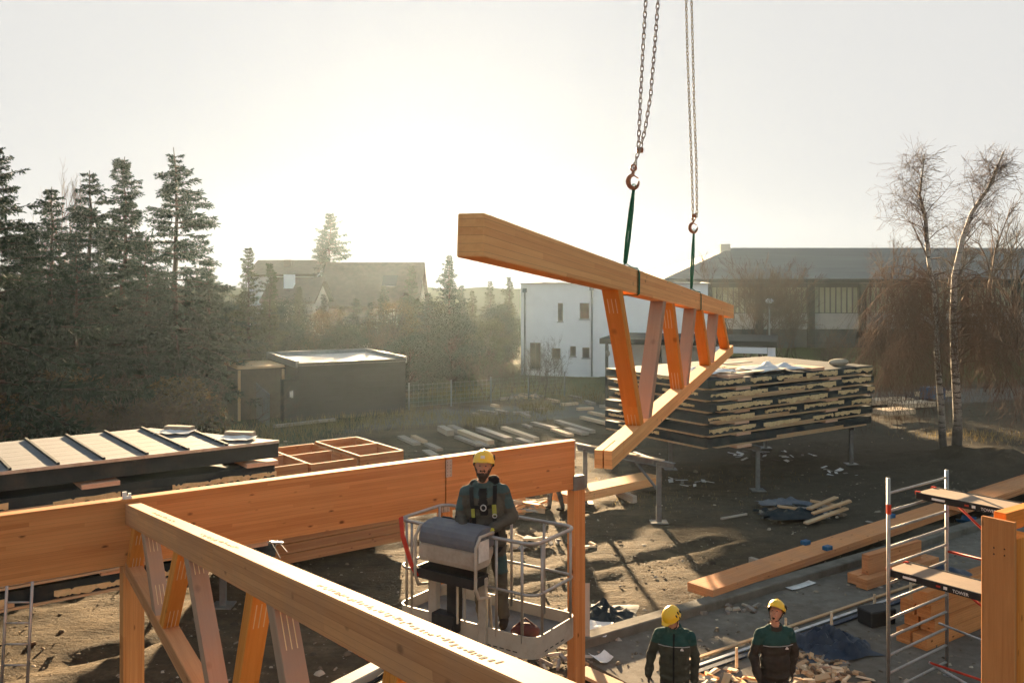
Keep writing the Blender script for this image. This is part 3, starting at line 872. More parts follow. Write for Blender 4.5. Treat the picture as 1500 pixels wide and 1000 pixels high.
def leafy_meshes(h, rx, seed, mat, nclump=60, nleaf=180, leaf=0.16, egg=1.0, trunk_h=0.15):
    """tree or shrub whose crown is clumps of small leaves through an uneven volume, on real limbs"""
    rng = np.random.default_rng(seed)
    A, B, r0, r1 = [], [], [], []
    A.append([0, 0, 0]); B.append([0, 0, h * 0.55]); r0.append(0.02 * h); r1.append(0.010 * h)
    A.append([0, 0, h * 0.55]); B.append([0, 0, h * 0.95]); r0.append(0.010 * h); r1.append(0.003 * h)
    Ps, Ds, Ls = [], [], []
    for k in range(nclump):
        u = rng.uniform(trunk_h, 0.97)
        rad = rx * math.sin(math.pi * min(1, (u - trunk_h * 0.6)) ** (0.8 * egg)) ** 0.8 * math.sqrt(rng.uniform(0.1, 1))
        az = rng.uniform(0, 6.283)
        c = np.array([rad * math.cos(az), rad * math.sin(az), u * h])
        s = np.array([0, 0, max(0.05, u - 0.25) * h * 0.85])
        mid = (s + c) / 2 + np.array([0, 0, -0.02 * h])
        A += [s, mid]; B += [mid, c]; r0 += [0.006 * h, 0.004 * h]; r1 += [0.004 * h, 0.0015 * h]
        n = int(nleaf * rng.uniform(0.5, 1.3))
        sp = rng.normal(size=(n, 3)) * np.array([1, 1, 0.75]) * rx * rng.uniform(0.10, 0.20)
        Ps.append(c[None] + sp)
        d = rng.normal(size=(n, 3)) + np.array([[0, 0, 0.3]]); d /= np.linalg.norm(d, axis=1)[:, None]
        Ds.append(d); Ls.append(rng.uniform(0.5, 1.2, n) * leaf)
    L = np.concatenate(Ls)
    V, F = blades(np.concatenate(Ps), np.concatenate(Ds), L, L * 0.28, rng)
    return tri_mesh('crown', V, F, mat), segs_mesh('trunk', A, B, r0, r1, BARK, 5)
LF = [leafy_meshes(6, 2.4, 31, NEEDLE2, 90, 300, 0.13), leafy_meshes(6, 2.8, 32, NEEDLE, 100, 330, 0.13), leafy_meshes(6, 1.8, 33, NEEDLE2, 80, 300, 0.12, egg=1.4), leafy_meshes(6, 2.2, 34, LEAFB, 80, 130, 0.10)]
def leafy_at(px, topy, d, k, label, rz=0.0, sx=1.0, name='bushy_tree', group=None, cat='tree'):
    b = P(px, 500, d); b.z = -0.05
    h = CAM_H - (topy - HY) / FPX * d
    t = put_tree(name, label, LF[k], b, rz, h / 6.0, group, cat)
    t.matrix_basis = t.matrix_basis @ Matrix.Diagonal((sx, sx, 1, 1))
    return t
spruce_at(483, 308, 86, 3, 'broad conifer rising behind the house roofs', 0.3, 'evergreen_tree')
spruce_at(438, 418, 56, 4, 'hazy spruce above the left part of the shed roof', 0.5)
spruce_at(522, 434, 55, 0, 'hazy spruce above the middle of the shed roof', 1.7)
leafy_at(575, 440, 55, 3, 'rusty leaved tree above the right end of the shed roof', 2.6, 1.1)
leafy_at(480, 450, 52, 3, 'rusty leaved shrub close behind the shed roof', 4.0, 1.0)
leafy_at(662, 462, 54, 1, 'dark hazy bush at the foot of the pointed spruce', 3.1, 1.0)
leafy_at(716, 468, 56, 0, 'hazy bush between the spruces and the white house', 0.9, 0.9)
leafy_at(425, 440, 62, 1, 'dark hazy tree below the white chimney', 1.1, 1.0)
spruce_at(474, 428, 62, 0, 'hazy spruce below the pale gable', 2.3)
spruce_at(562, 415, 60, 0, 'hazy spruce below the skylight', 3.3)
spruce_at(542, 440, 58, 3, 'broad hazy spruce below the middle of the gabled roof', 0.8)
spruce_at(590, 432, 57, 3, 'broad hazy spruce below the right end of the gabled roof', 3.8)
spruce_at(500, 446, 57, 3, 'broad hazy spruce below the left end of the gabled roof', 2.1)
leafy_at(615, 440, 58, 0, 'hazy bush between the two hazy spruces', 0.4, 1.1)
leafy_at(642, 445, 64, 1, 'dark hazy tree left behind the pointed spruce', 4.4, 1.0)
spruce_at(676, 415, 64, 0, 'hazy spruce right behind the pointed spruce', 5.2)
leafy_at(735, 448, 64, 1, 'dark hazy tree close to the white house corner', 0.7, 0.8)
leafy_at(500, 478, 50, 1, 'dark bush straight behind the shed roof', 2.9, 1.2)
leafy_at(600, 490, 49, 1, 'dark bush off the right rear corner of the shed', 1.9, 1.2)
leafy_at(345, 446, 49, 1, 'dark bush behind the grey screen beside the shed', 5.0, 0.9)
leafy_at(400, 452, 50, 1, 'dark bush behind the shed lean-to', 2.0, 0.8)
for i, (px, ty, d) in enumerate(((20, 440, 48), (95, 430, 49), (165, 425, 50), (235, 430, 50), (300, 440, 51))):
    leafy_at(px, ty, d, 1, 'dark evergreen thicket filling the shade beneath the tall spruces', i * 1.3, 1.15, 'evergreen_bush', 'dark undergrowth below the spruces', 'bush')

def bare_meshes(h, seed, spread=0.6, levels=4, stems=1, vase=0.0, droop=0.0, r0=0.02, mat=TWIG, kids=(7, 6, 5, 4), lean=None, minr=0.0035):
    rng = np.random.default_rng(seed)
    A, B, ra, rb = [], [], [], []
    def grow(p, d, L, r, lev):
        ns = 4; pts = [p]; dd = d.copy()
        for k in range(ns):
            dd = dd + rng.normal(size=3) * 0.13 + np.array([0, 0, 0.05 - droop * lev * 0.10])
            dd /= np.linalg.norm(dd)
            pts.append(pts[-1] + dd * L / ns)
        for k in range(ns):
            A.append(pts[k]); B.append(pts[k + 1])
            ra.append(max(r * (1 - 0.75 * k / ns), minr)); rb.append(max(r * (1 - 0.75 * (k + 1) / ns), minr * 0.8))
        if lev >= levels: return
        nk = kids[min(lev, len(kids) - 1)]
        for c in range(nk):
            f = rng.uniform(0.25, 1.0); i = min(int(f * ns), ns - 1)
            q = pts[i] + (pts[i + 1] - pts[i]) * (f * ns - i)
            ax = rng.normal(size=3); ax -= dd * ax.dot(dd); ax /= np.linalg.norm(ax) + 1e-9
            nd = dd * (1 - spread * 0.5) + ax * spread * rng.uniform(0.6, 1.3) + np.array([0, 0, 0.12 * (1 - droop)])
            nd /= np.linalg.norm(nd)
            grow(q, nd, L * rng.uniform(0.42, 0.72) * (1.1 - 0.4 * f), r * 0.45, lev + 1)
    for s in range(stems):
        az = rng.uniform(0, 6.28)
        d = np.array([math.cos(az) * vase, math.sin(az) * vase, 1.0]); d /= np.linalg.norm(d)
        grow(np.array([rng.normal() * 0.08 * stems, rng.normal() * 0.08 * stems, 0.0]) if stems > 1 else np.zeros(3), d, h * rng.uniform(0.55, 0.75), r0 * h * (1.0 if stems == 1 else 0.35), 0)
    A = np.array(A); z = max(1e-3, np.array(B)[:, 2].max()); k = h / z
    return segs_mesh('branches', A * k, np.array(B) * k, ra, rb, mat, 3)
BR = [bare_meshes(8, 51, 0.6, 4, 1, minr=0.007), bare_meshes(6, 52, 0.5, 3, 9, 0.55, kids=(8, 6, 4), minr=0.010), bare_meshes(3, 53, 0.6, 3, 16, 0.8, kids=(7, 5, 3)), bare_meshes(8, 54, 0.7, 4, 1, mat=TWIGR, minr=0.007)]
def bare_at(px, topy, d, k, label, h0, rz=0.0, sx=1.0, name='bare_tree', cat='tree', leaves=None, group=None):
    b = P(px, 500, d); b.z = -0.05
    h = CAM_H - (topy - HY) / FPX * d
    t = thing(name, label, cat, b, rz, group)
    t.matrix_basis = Matrix.Translation(b) @ Matrix.Rotation(rz, 4, 'Z') @ Matrix.Diagonal((h / h0 * sx, h / h0 * sx, h / h0, 1))
    o = bpy.data.objects.new('branches', BR[k]); COL.objects.link(o); o.parent = t
    return t
bare_at(96, 230, 46, 0, 'thin bare larch sticking up between the ragged spruces', 8, 0.4, 0.45)
bare_at(1112, 366, 62, 1, 'wide vase shaped bare tree in front of the hall roof', 6, 0.0, 0.9)
bare_at(1150, 400, 66, 1, 'bare shrub tree in front of the glazed hall bays', 6, 1.0, 0.7)
bare_at(1436, 272, 70, 3, 'bare tree behind the birches to their right', 8, 0.0, 0.7)
bare_at(1492, 288, 66, 0, 'bare tree at the right edge of the picture', 8, 1.1, 0.8)
bare_at(1330, 330, 72, 3, 'bare tree behind the birches to their left', 8, 2.2, 0.7)
bare_at(1390, 340, 68, 0, 'bare tree straight behind the birch trunks', 8, 0.7, 0.9)
bare_at(1465, 420, 50, 1, 'bare thicket right of the birch trunks', 6, 0.7, 0.75, cat='shrub', name='bare_shrub')
bare_at(1300, 460, 52, 1, 'bare thicket left of the birch trunks', 6, 2.7, 0.7, cat='shrub', name='bare_shrub')
bare_at(1225, 470, 56, 2, 'low bare shrub in front of the hall sill wall', 3, 2.7, 1.0, cat='shrub', name='bare_shrub')
bare_at(800, 482, 50, 2, 'small bare tree in front of the white house door', 3, 0.2, 0.55)
bare_at(560, 470, 50, 1, 'bare shrub just behind the right half of the shed', 6, 1.4, 0.7, cat='shrub', name='bare_shrub')
bare_at(742, 500, 47, 2, 'bare shrub at the wire fence left of the white house', 3, 0.9, 0.8, cat='shrub', name='bare_shrub')

def bramble(px, topy, d, sx, label, seed, nl):
    b = P(px, 500, d); b.z = -0.05
    h = CAM_H - (topy - HY) / FPX * d
    t = thing('bramble_bush', label, 'bush', b, seed * 1.0)
    t.matrix_basis = Matrix.Translation(b) @ Matrix.Rotation(seed * 1.0, 4, 'Z') @ Matrix.Diagonal((h / 3 * sx, h / 3 * sx, h / 3, 1))
    o = bpy.data.objects.new('branches', BR[2]); COL.objects.link(o); o.parent = t
    rng = np.random.default_rng(seed)
    n = nl; az = rng.uniform(0, 6.283, n); rr = np.sqrt(rng.uniform(0, 1, n)); zz = rng.uniform(0.1, 1, n)
    Q = np.stack([1.7 * rr * np.cos(az) * np.sqrt(1.05 - zz), 1.7 * rr * np.sin(az) * np.sqrt(1.05 - zz), 2.7 * zz], 1)
    D = rng.normal(size=(n, 3)); D /= np.linalg.norm(D, axis=1)[:, None]
    L = rng.uniform(0.05, 0.13, n)
    V, F = blades(Q, D, L, L * 0.35, rng)
    o = bpy.data.objects.new('leaves', tri_mesh('leaves', V, F, LEAFB)); COL.objects.link(o); o.parent = t
bramble(258, 540, 33, 1.5, 'brown leaved bramble bush behind the left panel pile', 3, 1800)
bramble(150, 590, 31, 1.3, 'low brown bramble right behind the seamed roof panel', 6, 1200)
bramble(95, 520, 30, 1.3, 'pale twiggy bush below the dark spruce at the left edge', 4, 1200)
bramble(20, 560, 27, 1.3, 'twiggy bush at the left edge behind the seamed roof panel', 5, 1200)

def birches():
    T = [[(1382, 674), (1379, 600), (1374, 520), (1369, 440), (1361, 370), (1354, 320), (1348, 285), (1351, 255), (1355, 225)],
         [(1401, 676), (1403, 610), (1399, 540), (1396, 470), (1399, 405), (1411, 350), (1424, 312), (1446, 275), (1460, 245), (1470, 222)]]
    labs = ['slender white birch, the left of the two, with long hanging twigs', 'stouter birch, the right of the two, with black scarred foot']
    for ti, (pts, lab) in enumerate(zip(T, labs)):
        rng = np.random.default_rng(70 + ti)
        d = 31.4 + ti * 0.4
        W = [np.array(P(x, y, d)) for x, y in pts]
        W[0][2] = 0.05
        base = W[0].copy()
        W = [w - base + np.array([0, rng.normal() * 0.08 * (i > 1), 0]) for i, w in enumerate(W)]
        t = thing('birch_tree', lab, 'tree', base)
        R0 = 0.17 if ti else 0.125
        MB().tube([tuple(W[0] - np.array([0, 0, 0.15]))] + [tuple(w) for w in W], [R0 * 1.35, R0 * 1.1] + [max(0.02, R0 * (1 - 0.85 * (i / (len(W) - 1)) ** 0.9)) for i in range(1, len(W))], 9).build('trunk', BIRCH, t, smooth=True, M=Matrix.Translation(base))
        W = np.array(W); zt = W[:, 2]
        A, B, ra, rb, MI = [], [], [], [], []
        def seg(p, q, r1, r2, m): A.append(p); B.append(q); ra.append(r1); rb.append(r2); MI.append(m)
        nl = 84
        hi0 = lambda q: q / zt[-1] > 0.62
        for k in range(nl):
            z = rng.uniform(3.2, zt[-1] * 0.97) if k > 4 else rng.uniform(2.6, 5)
            if z / zt[-1] > 0.62 and rng.random() < 0.45: continue
            c = np.array([np.interp(z, zt, W[:, j]) for j in range(3)])
            az = rng.uniform(0, 6.283)
            if ti == 0 and rng.random() < 0.55: az = rng.uniform(2.2, 4.1)
            if ti == 1 and rng.random() < 0.45: az = rng.uniform(-1.0, 1.0)
            L = rng.uniform(1.3, 4.2) * (1.1 - 0.62 * (z / zt[-1])) + 0.35
            if hi0(z): L = min(L, 0.35 + 0.55 * max(0.3, zt[-1] - z))
            hi = z / zt[-1] > 0.62
            dd = np.array([math.cos(az), math.sin(az), rng.uniform(0.5, 1.3) if not hi else rng.uniform(0.9, 1.9)]); dd /= np.linalg.norm(dd)
            p = c; ns = 7; r = 0.008 + 0.0075 * L
            hang = []
            for s in range(ns):
                dd = dd + np.array([0, 0, -0.20 - 0.05 * s]) * (0.12 if hi else 1.0) + rng.normal(size=3) * 0.12
                dd /= np.linalg.norm(dd)
                q = p + dd * L / ns
                seg(p, q, max(0.006, r * (1 - s / ns)), max(0.005, r * (1 - (s + 1) / ns)), 1)
                for _ in range(int(2 + 1.3 * s) if not hi else 3):
                    hang.append(p + (q - p) * rng.random())
                p = q
            top = hi
            for hp in hang:
                HL = rng.uniform(0.5, 2.6) * (0.36 if top else 1.0)
                v = np.array([rng.normal() * 0.5, rng.normal() * 0.5, -1.0 if not top else rng.uniform(-0.2, 1.2)])
                q0 = hp; kk = 4
                HL = min(HL, max(0.3, hp[2] - 0.9))
                for s in range(kk):
                    v = v + np.array([rng.normal() * 0.16, rng.normal() * 0.16, -0.35 if not top else -0.12]); vv = v / np.linalg.norm(v)
                    q1 = q0 + vv * HL / kk
                    seg(q0, q1, 0.0056 - 0.001 * s, 0.0046 - 0.001 * s, 1)
                    if s > 0 and rng.random() < 0.8:
                        v2 = vv + rng.normal(size=3) * 0.5; v2 /= np.linalg.norm(v2)
                        seg(q1, q1 + v2 * rng.uniform(0.12, 0.38), 0.0045, 0.0035, 1)
                    q0 = q1
        me = segs_mesh('crown', A, B, ra, rb, [BIRCH, TWIGR], 3, MI)
        o = bpy.data.objects.new('crown', me); COL.objects.link(o); o.parent = t
birches()

def wire_fence():
    posts = [(467, 572, 612), (536, 567, 608), (599, 562, 603), (661, 557, 595), (719, 552, 589), (774, 548, 584), (827, 546, 580)]
    A = G(467, 612); B = G(827, 580)
    t = thing('wire_fence', 'low wire fence on grey posts crossing in front of the shed and trees', 'fence', A)
    tops = []
    for px, y0, y1 in posts:
        f = (px - 467) / (827 - 467)
        # keep the posts on one straight line on the ground
        k = (px - CX) / FPX; dA, dB = A, B
        s = (k * A.y - A.x) / ((B.x - A.x) - k * (B.y - A.y)); q = A.lerp(B, s)
        MB().box((q.x, q.y, 0.62), (0.035, 0.035, 0.66)).build('post', ZINC, t)
        tops.append(q)
    for i in range(len(tops) - 1):
        p = MB()
        a, b = tops[i], tops[i + 1]
        for z in (0.15, 0.35, 0.55, 0.75, 0.95, 1.15): p.tube([(a.x, a.y, z), (b.x, b.y, z)], 0.006, 3, cap=False)
        n = 9
        for k in range(1, n):
            q = a.lerp(b, k / n); p.tube([(q.x, q.y, 0.1), (q.x, q.y, 1.2)], 0.004, 3, cap=False)
        p.build('wire_mesh', ZINC, t)
wire_fence()

def grass():
    rng = np.random.default_rng(5)
    Q, D, L = [], [], []
    def patch(px, py, rx, ry, n, l):
        c = G(px, py)
        p = np.stack([c.x + rng.normal(size=n) * rx, c.y + rng.normal(size=n) * ry, np.full(n, -0.04)], 1)
        d = np.stack([rng.normal(size=n) * 0.30, rng.normal(size=n) * 0.30, np.ones(n)], 1); d /= np.linalg.norm(d, axis=1)[:, None]
        Q.append(p); D.append(d); L.append(rng.uniform(0.4, 1.2, n) * l)
    for a in ((705, 622, 0.5, 0.5, 600, 0.55), (790, 602, 0.6, 0.7, 600, 0.6), (730, 612, 1.2, 0.8, 500, 0.35), (620, 612, 2.0, 0.8, 900, 0.4), (560, 622, 1.5, 0.6, 700, 0.4), (850, 585, 1.6, 1.0, 700, 0.4), (470, 628, 1.5, 0.6, 700, 0.45), (340, 640, 2.0, 1.0, 1500, 0.4), (700, 580, 4.0, 1.2, 1500, 0.4), (775, 572, 3.0, 1.2, 1000, 0.4), (1450, 640, 1.5, 0.8, 700, 0.25), (985, 700, 2.5, 0.8, 250, 0.15), (900, 735, 2.5, 0.8, 250, 0.12), (520, 605, 3, 1.2, 1200, 0.4)):
        patch(*a)
    L = np.concatenate(L)
    V, F = blades(np.concatenate(Q), np.concatenate(D), L, np.full(len(L), 0.007), rng)
    o = bpy.data.objects.new('grass', tri_mesh('grass', V, F, GRASSM)); link(o)
    tag(o, 'dry yellow grass tufts along the track and fence', 'grass', kind='stuff')
grass()
# ------------------------------------------------------------------ timber frame
F0 = Vector((-4.92, 8.86, 0)); F1 = Vector((0.87, 12.93, 0))      # front face of the main beam on plan
BT, BB, BW = 4.0, 3.32, 0.15
BUD = (F1 - F0).normalized(); BVD = Vector((BUD.y, -BUD.x, 0))
def on_beam(px, z=0.0):
    k = (px - CX) / FPX
    s = (k * F0.y - F0.x) / (BUD.x - k * BUD.y)
    q = F0 + BUD * s; q.z = z
    return q
zm = (BT + BB) / 2
def beam_piece(px0, px1, label):
    a = on_beam(px0, zm) - BVD * BW / 2; b = on_beam(px1, zm) - BVD * BW / 2
    t = thing('glulam_beam', label, 'beam', (a.x, a.y, BB), 0, 'main glulam beam pieces')
    member('timber', a, b, BW, BT - BB, GLU, t)
    return t
bl = beam_piece(-1500, 652.2, 'long orange glulam beam running in from the left edge')
br = beam_piece(653.8, 842, 'shorter orange glulam beam behind the worker, ending above a post')
def steel_plate(name, q, wu, h, th, parent, holes=True, off=0.004, mat=GALV):
    m = frame(BUD, BVD, ZD, q)
    o = MB().box((0, th / 2 + off, 0), (wu / 2, th / 2, h / 2)).build(name, mat, parent, M=m, bevel=0.002)
    if holes:
        b = MB()
        for i in (-1, 1):
            for j in range(-2, 3): b.ell((i * wu * 0.27, th + off + 0.002, j * h * 0.19), (0.008, 0.005, 0.008), nu=6, nv=4)
        tag(b.build('bolts', STEELG, o, M=m), kind='stuff')
    return o
steel_plate('joint_plate', on_beam(657, 3.86), 0.09, 0.22, 0.012, br)
steel_plate('joint_plate', on_beam(652, 3.36), 0.12, 0.10, 0.012, bl)
pe = frame(BUD, BVD, ZD, on_beam(843.5, 3.9)); MB().box((0, -0.07, -0.03), (0.012, 0.05, 0.13)).build('end_plate', GALV, br, M=pe)
MB().box((0.05, -0.03, -0.50), (0.10, 0.05, 0.10), pe).build('post_bracket', STEELG, br, bevel=0.004)
bk = frame(BUD, BVD, ZD, on_beam(184, BT))
m = MB(); m.box((0, -0.05, 0.035), (0.020, 0.015, 0.036)); m.box((0.03, -0.04, 0.012), (0.035, 0.03, 0.012)); m.box((0.05, -0.05, 0.03), (0.012, 0.02, 0.02)); m.build('top_bracket', PAPER, bl, M=bk)
bk = frame(BUD, BVD, ZD, on_beam(404, BB))
m = MB()
for i in range(2): m.obox((-0.05 + 0.07 * i, -0.05, 0.0), (0.06 + 0.08 * i, -0.02, -0.22 + 0.06 * i), 0.035, 0.006)
m.obox((-0.08, -0.05, -0.02), (0.10, -0.05, -0.06), 0.03, 0.02); m.build('hanger_bracket', GALV, bl, M=bk)

def post(label, c, w_u, w_v, z1, z0=0.0, mat=GLU):
    t = thing('timber_post', label, 'post', (c.x, c.y, z0), 0, 'glulam posts')
    o = member('timber', Vector((c.x, c.y, z0)), Vector((c.x, c.y, z1)), w_v, w_u, mat, t, up=BUD)
    MB().box((0, 0, 0), (w_u / 2 + 0.04, w_v / 2 + 0.04, 0.012), frame(BUD, BVD, ZD, (c.x, c.y, z0 + 0.012))).build('base_plate', STEELG, t)
    return t
post('orange glulam post under the beam at the left, beside the installed truss', on_beam(196) - BVD * 0.08, 0.21, 0.16, BB - 0.002)
post('glulam post mostly hidden behind the lift basket console', on_beam(656) - BVD * 0.08, 0.15, 0.15, BB - 0.002)
post('glulam post under the beam end, right of the lift basket', on_beam(849) - BVD * 0.075, 0.20, 0.16, BB + 0.0)

# post at the lower right, a taller front ply lapped against a shorter rear one
q = P(1437, 755, 8.95)
t = thing('timber_post', 'thick orange glulam post cut off by the right edge of the picture', 'post', (q.x, q.y, 0), 0, 'glulam posts')
c = Vector((q.x, q.y, 0)) + BVD * 0.16 + BUD * 0.02
member('front_ply', c, c + ZD * q.z, 0.32, 0.04, GLU, t, up=BUD, bevel=0.005)
c2 = c + BUD * 0.18
member('rear_ply', c2, c2 + ZD * (q.z - 0.16), 0.32, 0.30, GLUW, t, up=BUD, bevel=0.005)
bolts = MB()
for i, (dv, dz) in enumerate(((-0.035, -0.28), (-0.035, -0.34), (0.065, -0.27), (0.065, -0.33))):
    bolts.ell(tuple(c - BUD * 0.021 + BVD * dv + ZD * (q.z + dz)), (0.008, 0.008, 0.008), nu=6, nv=4)
tag(bolts.build('bolts', BLACK, t), kind='stuff')
t2 = thing('glulam_beam', 'glulam beam resting on the cut off post at the right edge', 'beam', (c2.x, c2.y, q.z - 0.15), 0, 'main glulam beam pieces')
member('timber', c2 - BVD * 0.02 + BUD * -0.02 + ZD * (q.z - 0.065) - BVD * 0.05, c2 + BUD * 3.2 + ZD * (q.z - 0.065) - BVD * 0.07, 0.12, 0.18, GLUW, t2)

def truss(name, label, A, h, z_top, z_bot, L, webs, bot0, bot1, side, w=0.14, ht=0.213, hb=0.14, ww=0.13, split_near=False, skip_slots=(), chord=None):
    chord = chord or GLU2
    """lattice truss: A = plan origin, h = horizontal direction, z_top(s)/z_bot(s) = top surfaces of the chords"""
    n = Vector((h.y, -h.x, 0))
    t = thing(name, label, 'truss', (A.x, A.y, z_top(0) - ht))
    def pt(s, z): return Vector((A.x + h.x * s, A.y + h.y * s, z))
    tc = member('top_chord', pt(0, z_top(0) - ht / 2), pt(L, z_top(L) - ht / 2), w, ht, chord, t, bevel=0.006)
    if split_near:
        a = pt(bot0, z_bot(bot0) - hb / 2); b = pt(bot1, z_bot(bot1) - hb / 2)
        x = b - a; Lb = x.length; x.normalize(); y = ZD.cross(x).normalized(); z = x.cross(y)
        m = MB(); m.box((0.2, 0, 0), (Lb / 2 - 0.2, w / 2, hb / 2))
        for sgn in (-1, 1): m.box((-Lb / 2 + 0.2, sgn * (w / 4 + 0.0015), 0), (0.2, w / 4 - 0.0035, hb / 2 - 0.0005))
        bc = m.build('bottom_chord', GLU2, t, M=frame(x, y, z, (a + b) / 2))
    else:
        bc = member('bottom_chord', pt(bot0, z_bot(bot0) - hb / 2), pt(bot1, z_bot(bot1) - hb / 2), w, hb, chord, t, bevel=0.006)
    for i, (st, sb) in enumerate(webs):
        p0 = pt(st, z_top(st) - ht + 0.012); p1 = pt(sb, z_bot(sb) - 0.012)
        ax = (p1 - p0).normalized(); nz = n.cross(ax)
        if nz.dot(h) * side < 0: nz = -nz
        # run the web into both chords, cut to their slope
        ofs = h * (ww / 2 / max(0.35, abs(nz.dot(h))))
        m = MB(); m.prism([p0 - ofs - n * (w / 2 - 0.004), p0 + ofs - n * (w / 2 - 0.004), p1 + ofs - n * (w / 2 - 0.004), p1 - ofs - n * (w / 2 - 0.004)], n * (w - 0.008))
        X = ax; Y = n; Z = X.cross(Y)
        M = frame(X, Y, Z, (p0 + p1) / 2)
        Mi = M.inverted()
        m.v = [tuple(Mi @ Vector(v)) for v in m.v]
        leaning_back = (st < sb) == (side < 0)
        wb = m.build('web', GLUW if leaning_back else GLUSKY, t, M=M, bevel=0.004)  # one wood in two tones: warm bounce and sky light painted by lean
        # pale slots cut for the hidden steel plates
        if i not in skip_slots:
            for end, sg in ((p0, 1), (p1, -1)):
                for k in (-0.032, 0.0, 0.032):
                    ln = 0.14 + 0.05 * ((i * 7 + int(k * 100)) % 3)
                    c = end + ax * sg * (0.05 + ln / 2) + nz * (ofs.length * abs(nz.dot(h)) + 0.001) + n * k
                    MB().box((0, 0, 0), (ln / 2, 0.0028, 0.0015), frame(ax, n, ax.cross(n), c)).build('plate_slot', SLOT, wb)
    return t

# the installed truss, running from the main beam towards the camera
hI = Vector((0.5276, -0.8495, 0)).normalized(); nI = Vector((hI.y, -hI.x, 0))
pI = P(204, 735, 9.6)
AI = Vector((pI.x, pI.y, 0)) + nI * 0.07                        # nI points to the left, away from the right edge
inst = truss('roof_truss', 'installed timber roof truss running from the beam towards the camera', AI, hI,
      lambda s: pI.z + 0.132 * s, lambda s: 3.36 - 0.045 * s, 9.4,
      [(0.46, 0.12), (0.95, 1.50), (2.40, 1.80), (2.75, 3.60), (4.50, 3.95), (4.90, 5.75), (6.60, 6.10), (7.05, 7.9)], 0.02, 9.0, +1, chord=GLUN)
# printed marks on its top face
def ink():
    rnd = random.Random(4); m = MB()
    for s0, s1, lat in ((1.15, 2.1, 0.01), (3.05, 3.5, 0.02), (3.55, 4.0, 0.0), (5.6, 7.4, 0.015)):
        s = s0
        while s < s1:
            c = AI + hI * s; z = pI.z + 0.132 * s + 0.0015
            w_, l_ = rnd.uniform(0.004, 0.016), rnd.uniform(0.003, 0.012)
            X = Vector((hI.x, hI.y, 0.132)).normalized(); Y = nI; Z = X.cross(Y)
            m.box((0, 0, 0), (l_, w_, 0.0008), frame(X, Y, Z, Vector((c.x, c.y, z)) + nI * (lat + rnd.uniform(-0.01, 0.01))))
            s += l_ * 2 + rnd.uniform(0.008, 0.03)
    tag(m.build('ink_stamp', plain('faded_ink', (0.05, 0.045, 0.05), rough=0.95), inst), kind='stuff')
ink()

# the truss hanging from the crane
hS = Vector((474.0, 1350.0, 0)).normalized(); nS = Vector((hS.y, -hS.x, 0))
pS = P(709, 311.5, 4.42)
AS = Vector((pS.x, pS.y, 0)) - nS * 0.07
zS = lambda s: pS.z - 0.068 * s
zSb = lambda s: 4.985 + (5.17 - 4.985) / (11.4 - 2.69) * (s - 2.69)
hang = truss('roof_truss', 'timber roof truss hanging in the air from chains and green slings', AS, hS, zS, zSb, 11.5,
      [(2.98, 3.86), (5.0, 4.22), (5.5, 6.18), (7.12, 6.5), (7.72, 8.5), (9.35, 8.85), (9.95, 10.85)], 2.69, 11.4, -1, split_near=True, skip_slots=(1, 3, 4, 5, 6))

# ------------------------------------------------------------------ slings, hooks and chains
def ribbon(m, pts, wd, width, th=0.006):
    pts = [Vector(p) for p in pts]; wd = Vector(wd).normalized()
    vs = []; fs = []
    for i, p in enumerate(pts):
        t = (pts[min(i + 1, len(pts) - 1)] - pts[max(i - 1, 0)]).normalized()
        w = (wd - t * wd.dot(t)).normalized(); nn = t.cross(w)
        for a, b in ((-1, -1), (1, -1), (1, 1), (-1, 1)): vs.append(p + w * a * width / 2 + nn * b * th / 2)
    for i in range(len(pts) - 1):
        for k in range(4): fs.append((i * 4 + k, i * 4 + (k + 1) % 4, (i + 1) * 4 + (k + 1) % 4, (i + 1) * 4 + k))
    fs += [(3, 2, 1, 0), tuple(len(vs) - 4 + k for k in range(4))]
    m.add(vs, fs)

def link_mesh(mat):
    m = MB(); pts = []
    L, W, r = 0.030, 0.0135, 0.0047
    for i in range(14):
        a = 2 * math.pi * i / 14
        pts.append((W * math.cos(a), 0, W * math.sin(a) + (L - W if math.sin(a) > 0.01 else (-(L - W) if math.sin(a) < -0.01 else 0))))
    m.tube(pts, r, 6, closed=True)
    return m.mesh('link', mat, smooth=True)

def chain_strand(parent, pts, me, pitch=0.046):
    pts = [Vector(p) for p in pts]
    cum = [0.0]
    for i in range(len(pts) - 1): cum.append(cum[-1] + (pts[i + 1] - pts[i]).length)
    n = int(cum[-1] / pitch)
    for k in range(n + 1):
        s = k * pitch; i = max(j for j in range(len(cum)) if cum[j] <= s + 1e-9); i = min(i, len(pts) - 2)
        f = (s - cum[i]) / (cum[i + 1] - cum[i]); c = pts[i].lerp(pts[i + 1], f)
        z = (pts[i + 1] - pts[i]).normalized()
        x = Vector((1, 0.35, 0)) if k % 2 else Vector((-0.35, 1, 0))
        y = z.cross(x).normalized(); x = y.cross(z)
        o = bpy.data.objects.new('link', me); link(o, parent, frame(x, y, z, c))

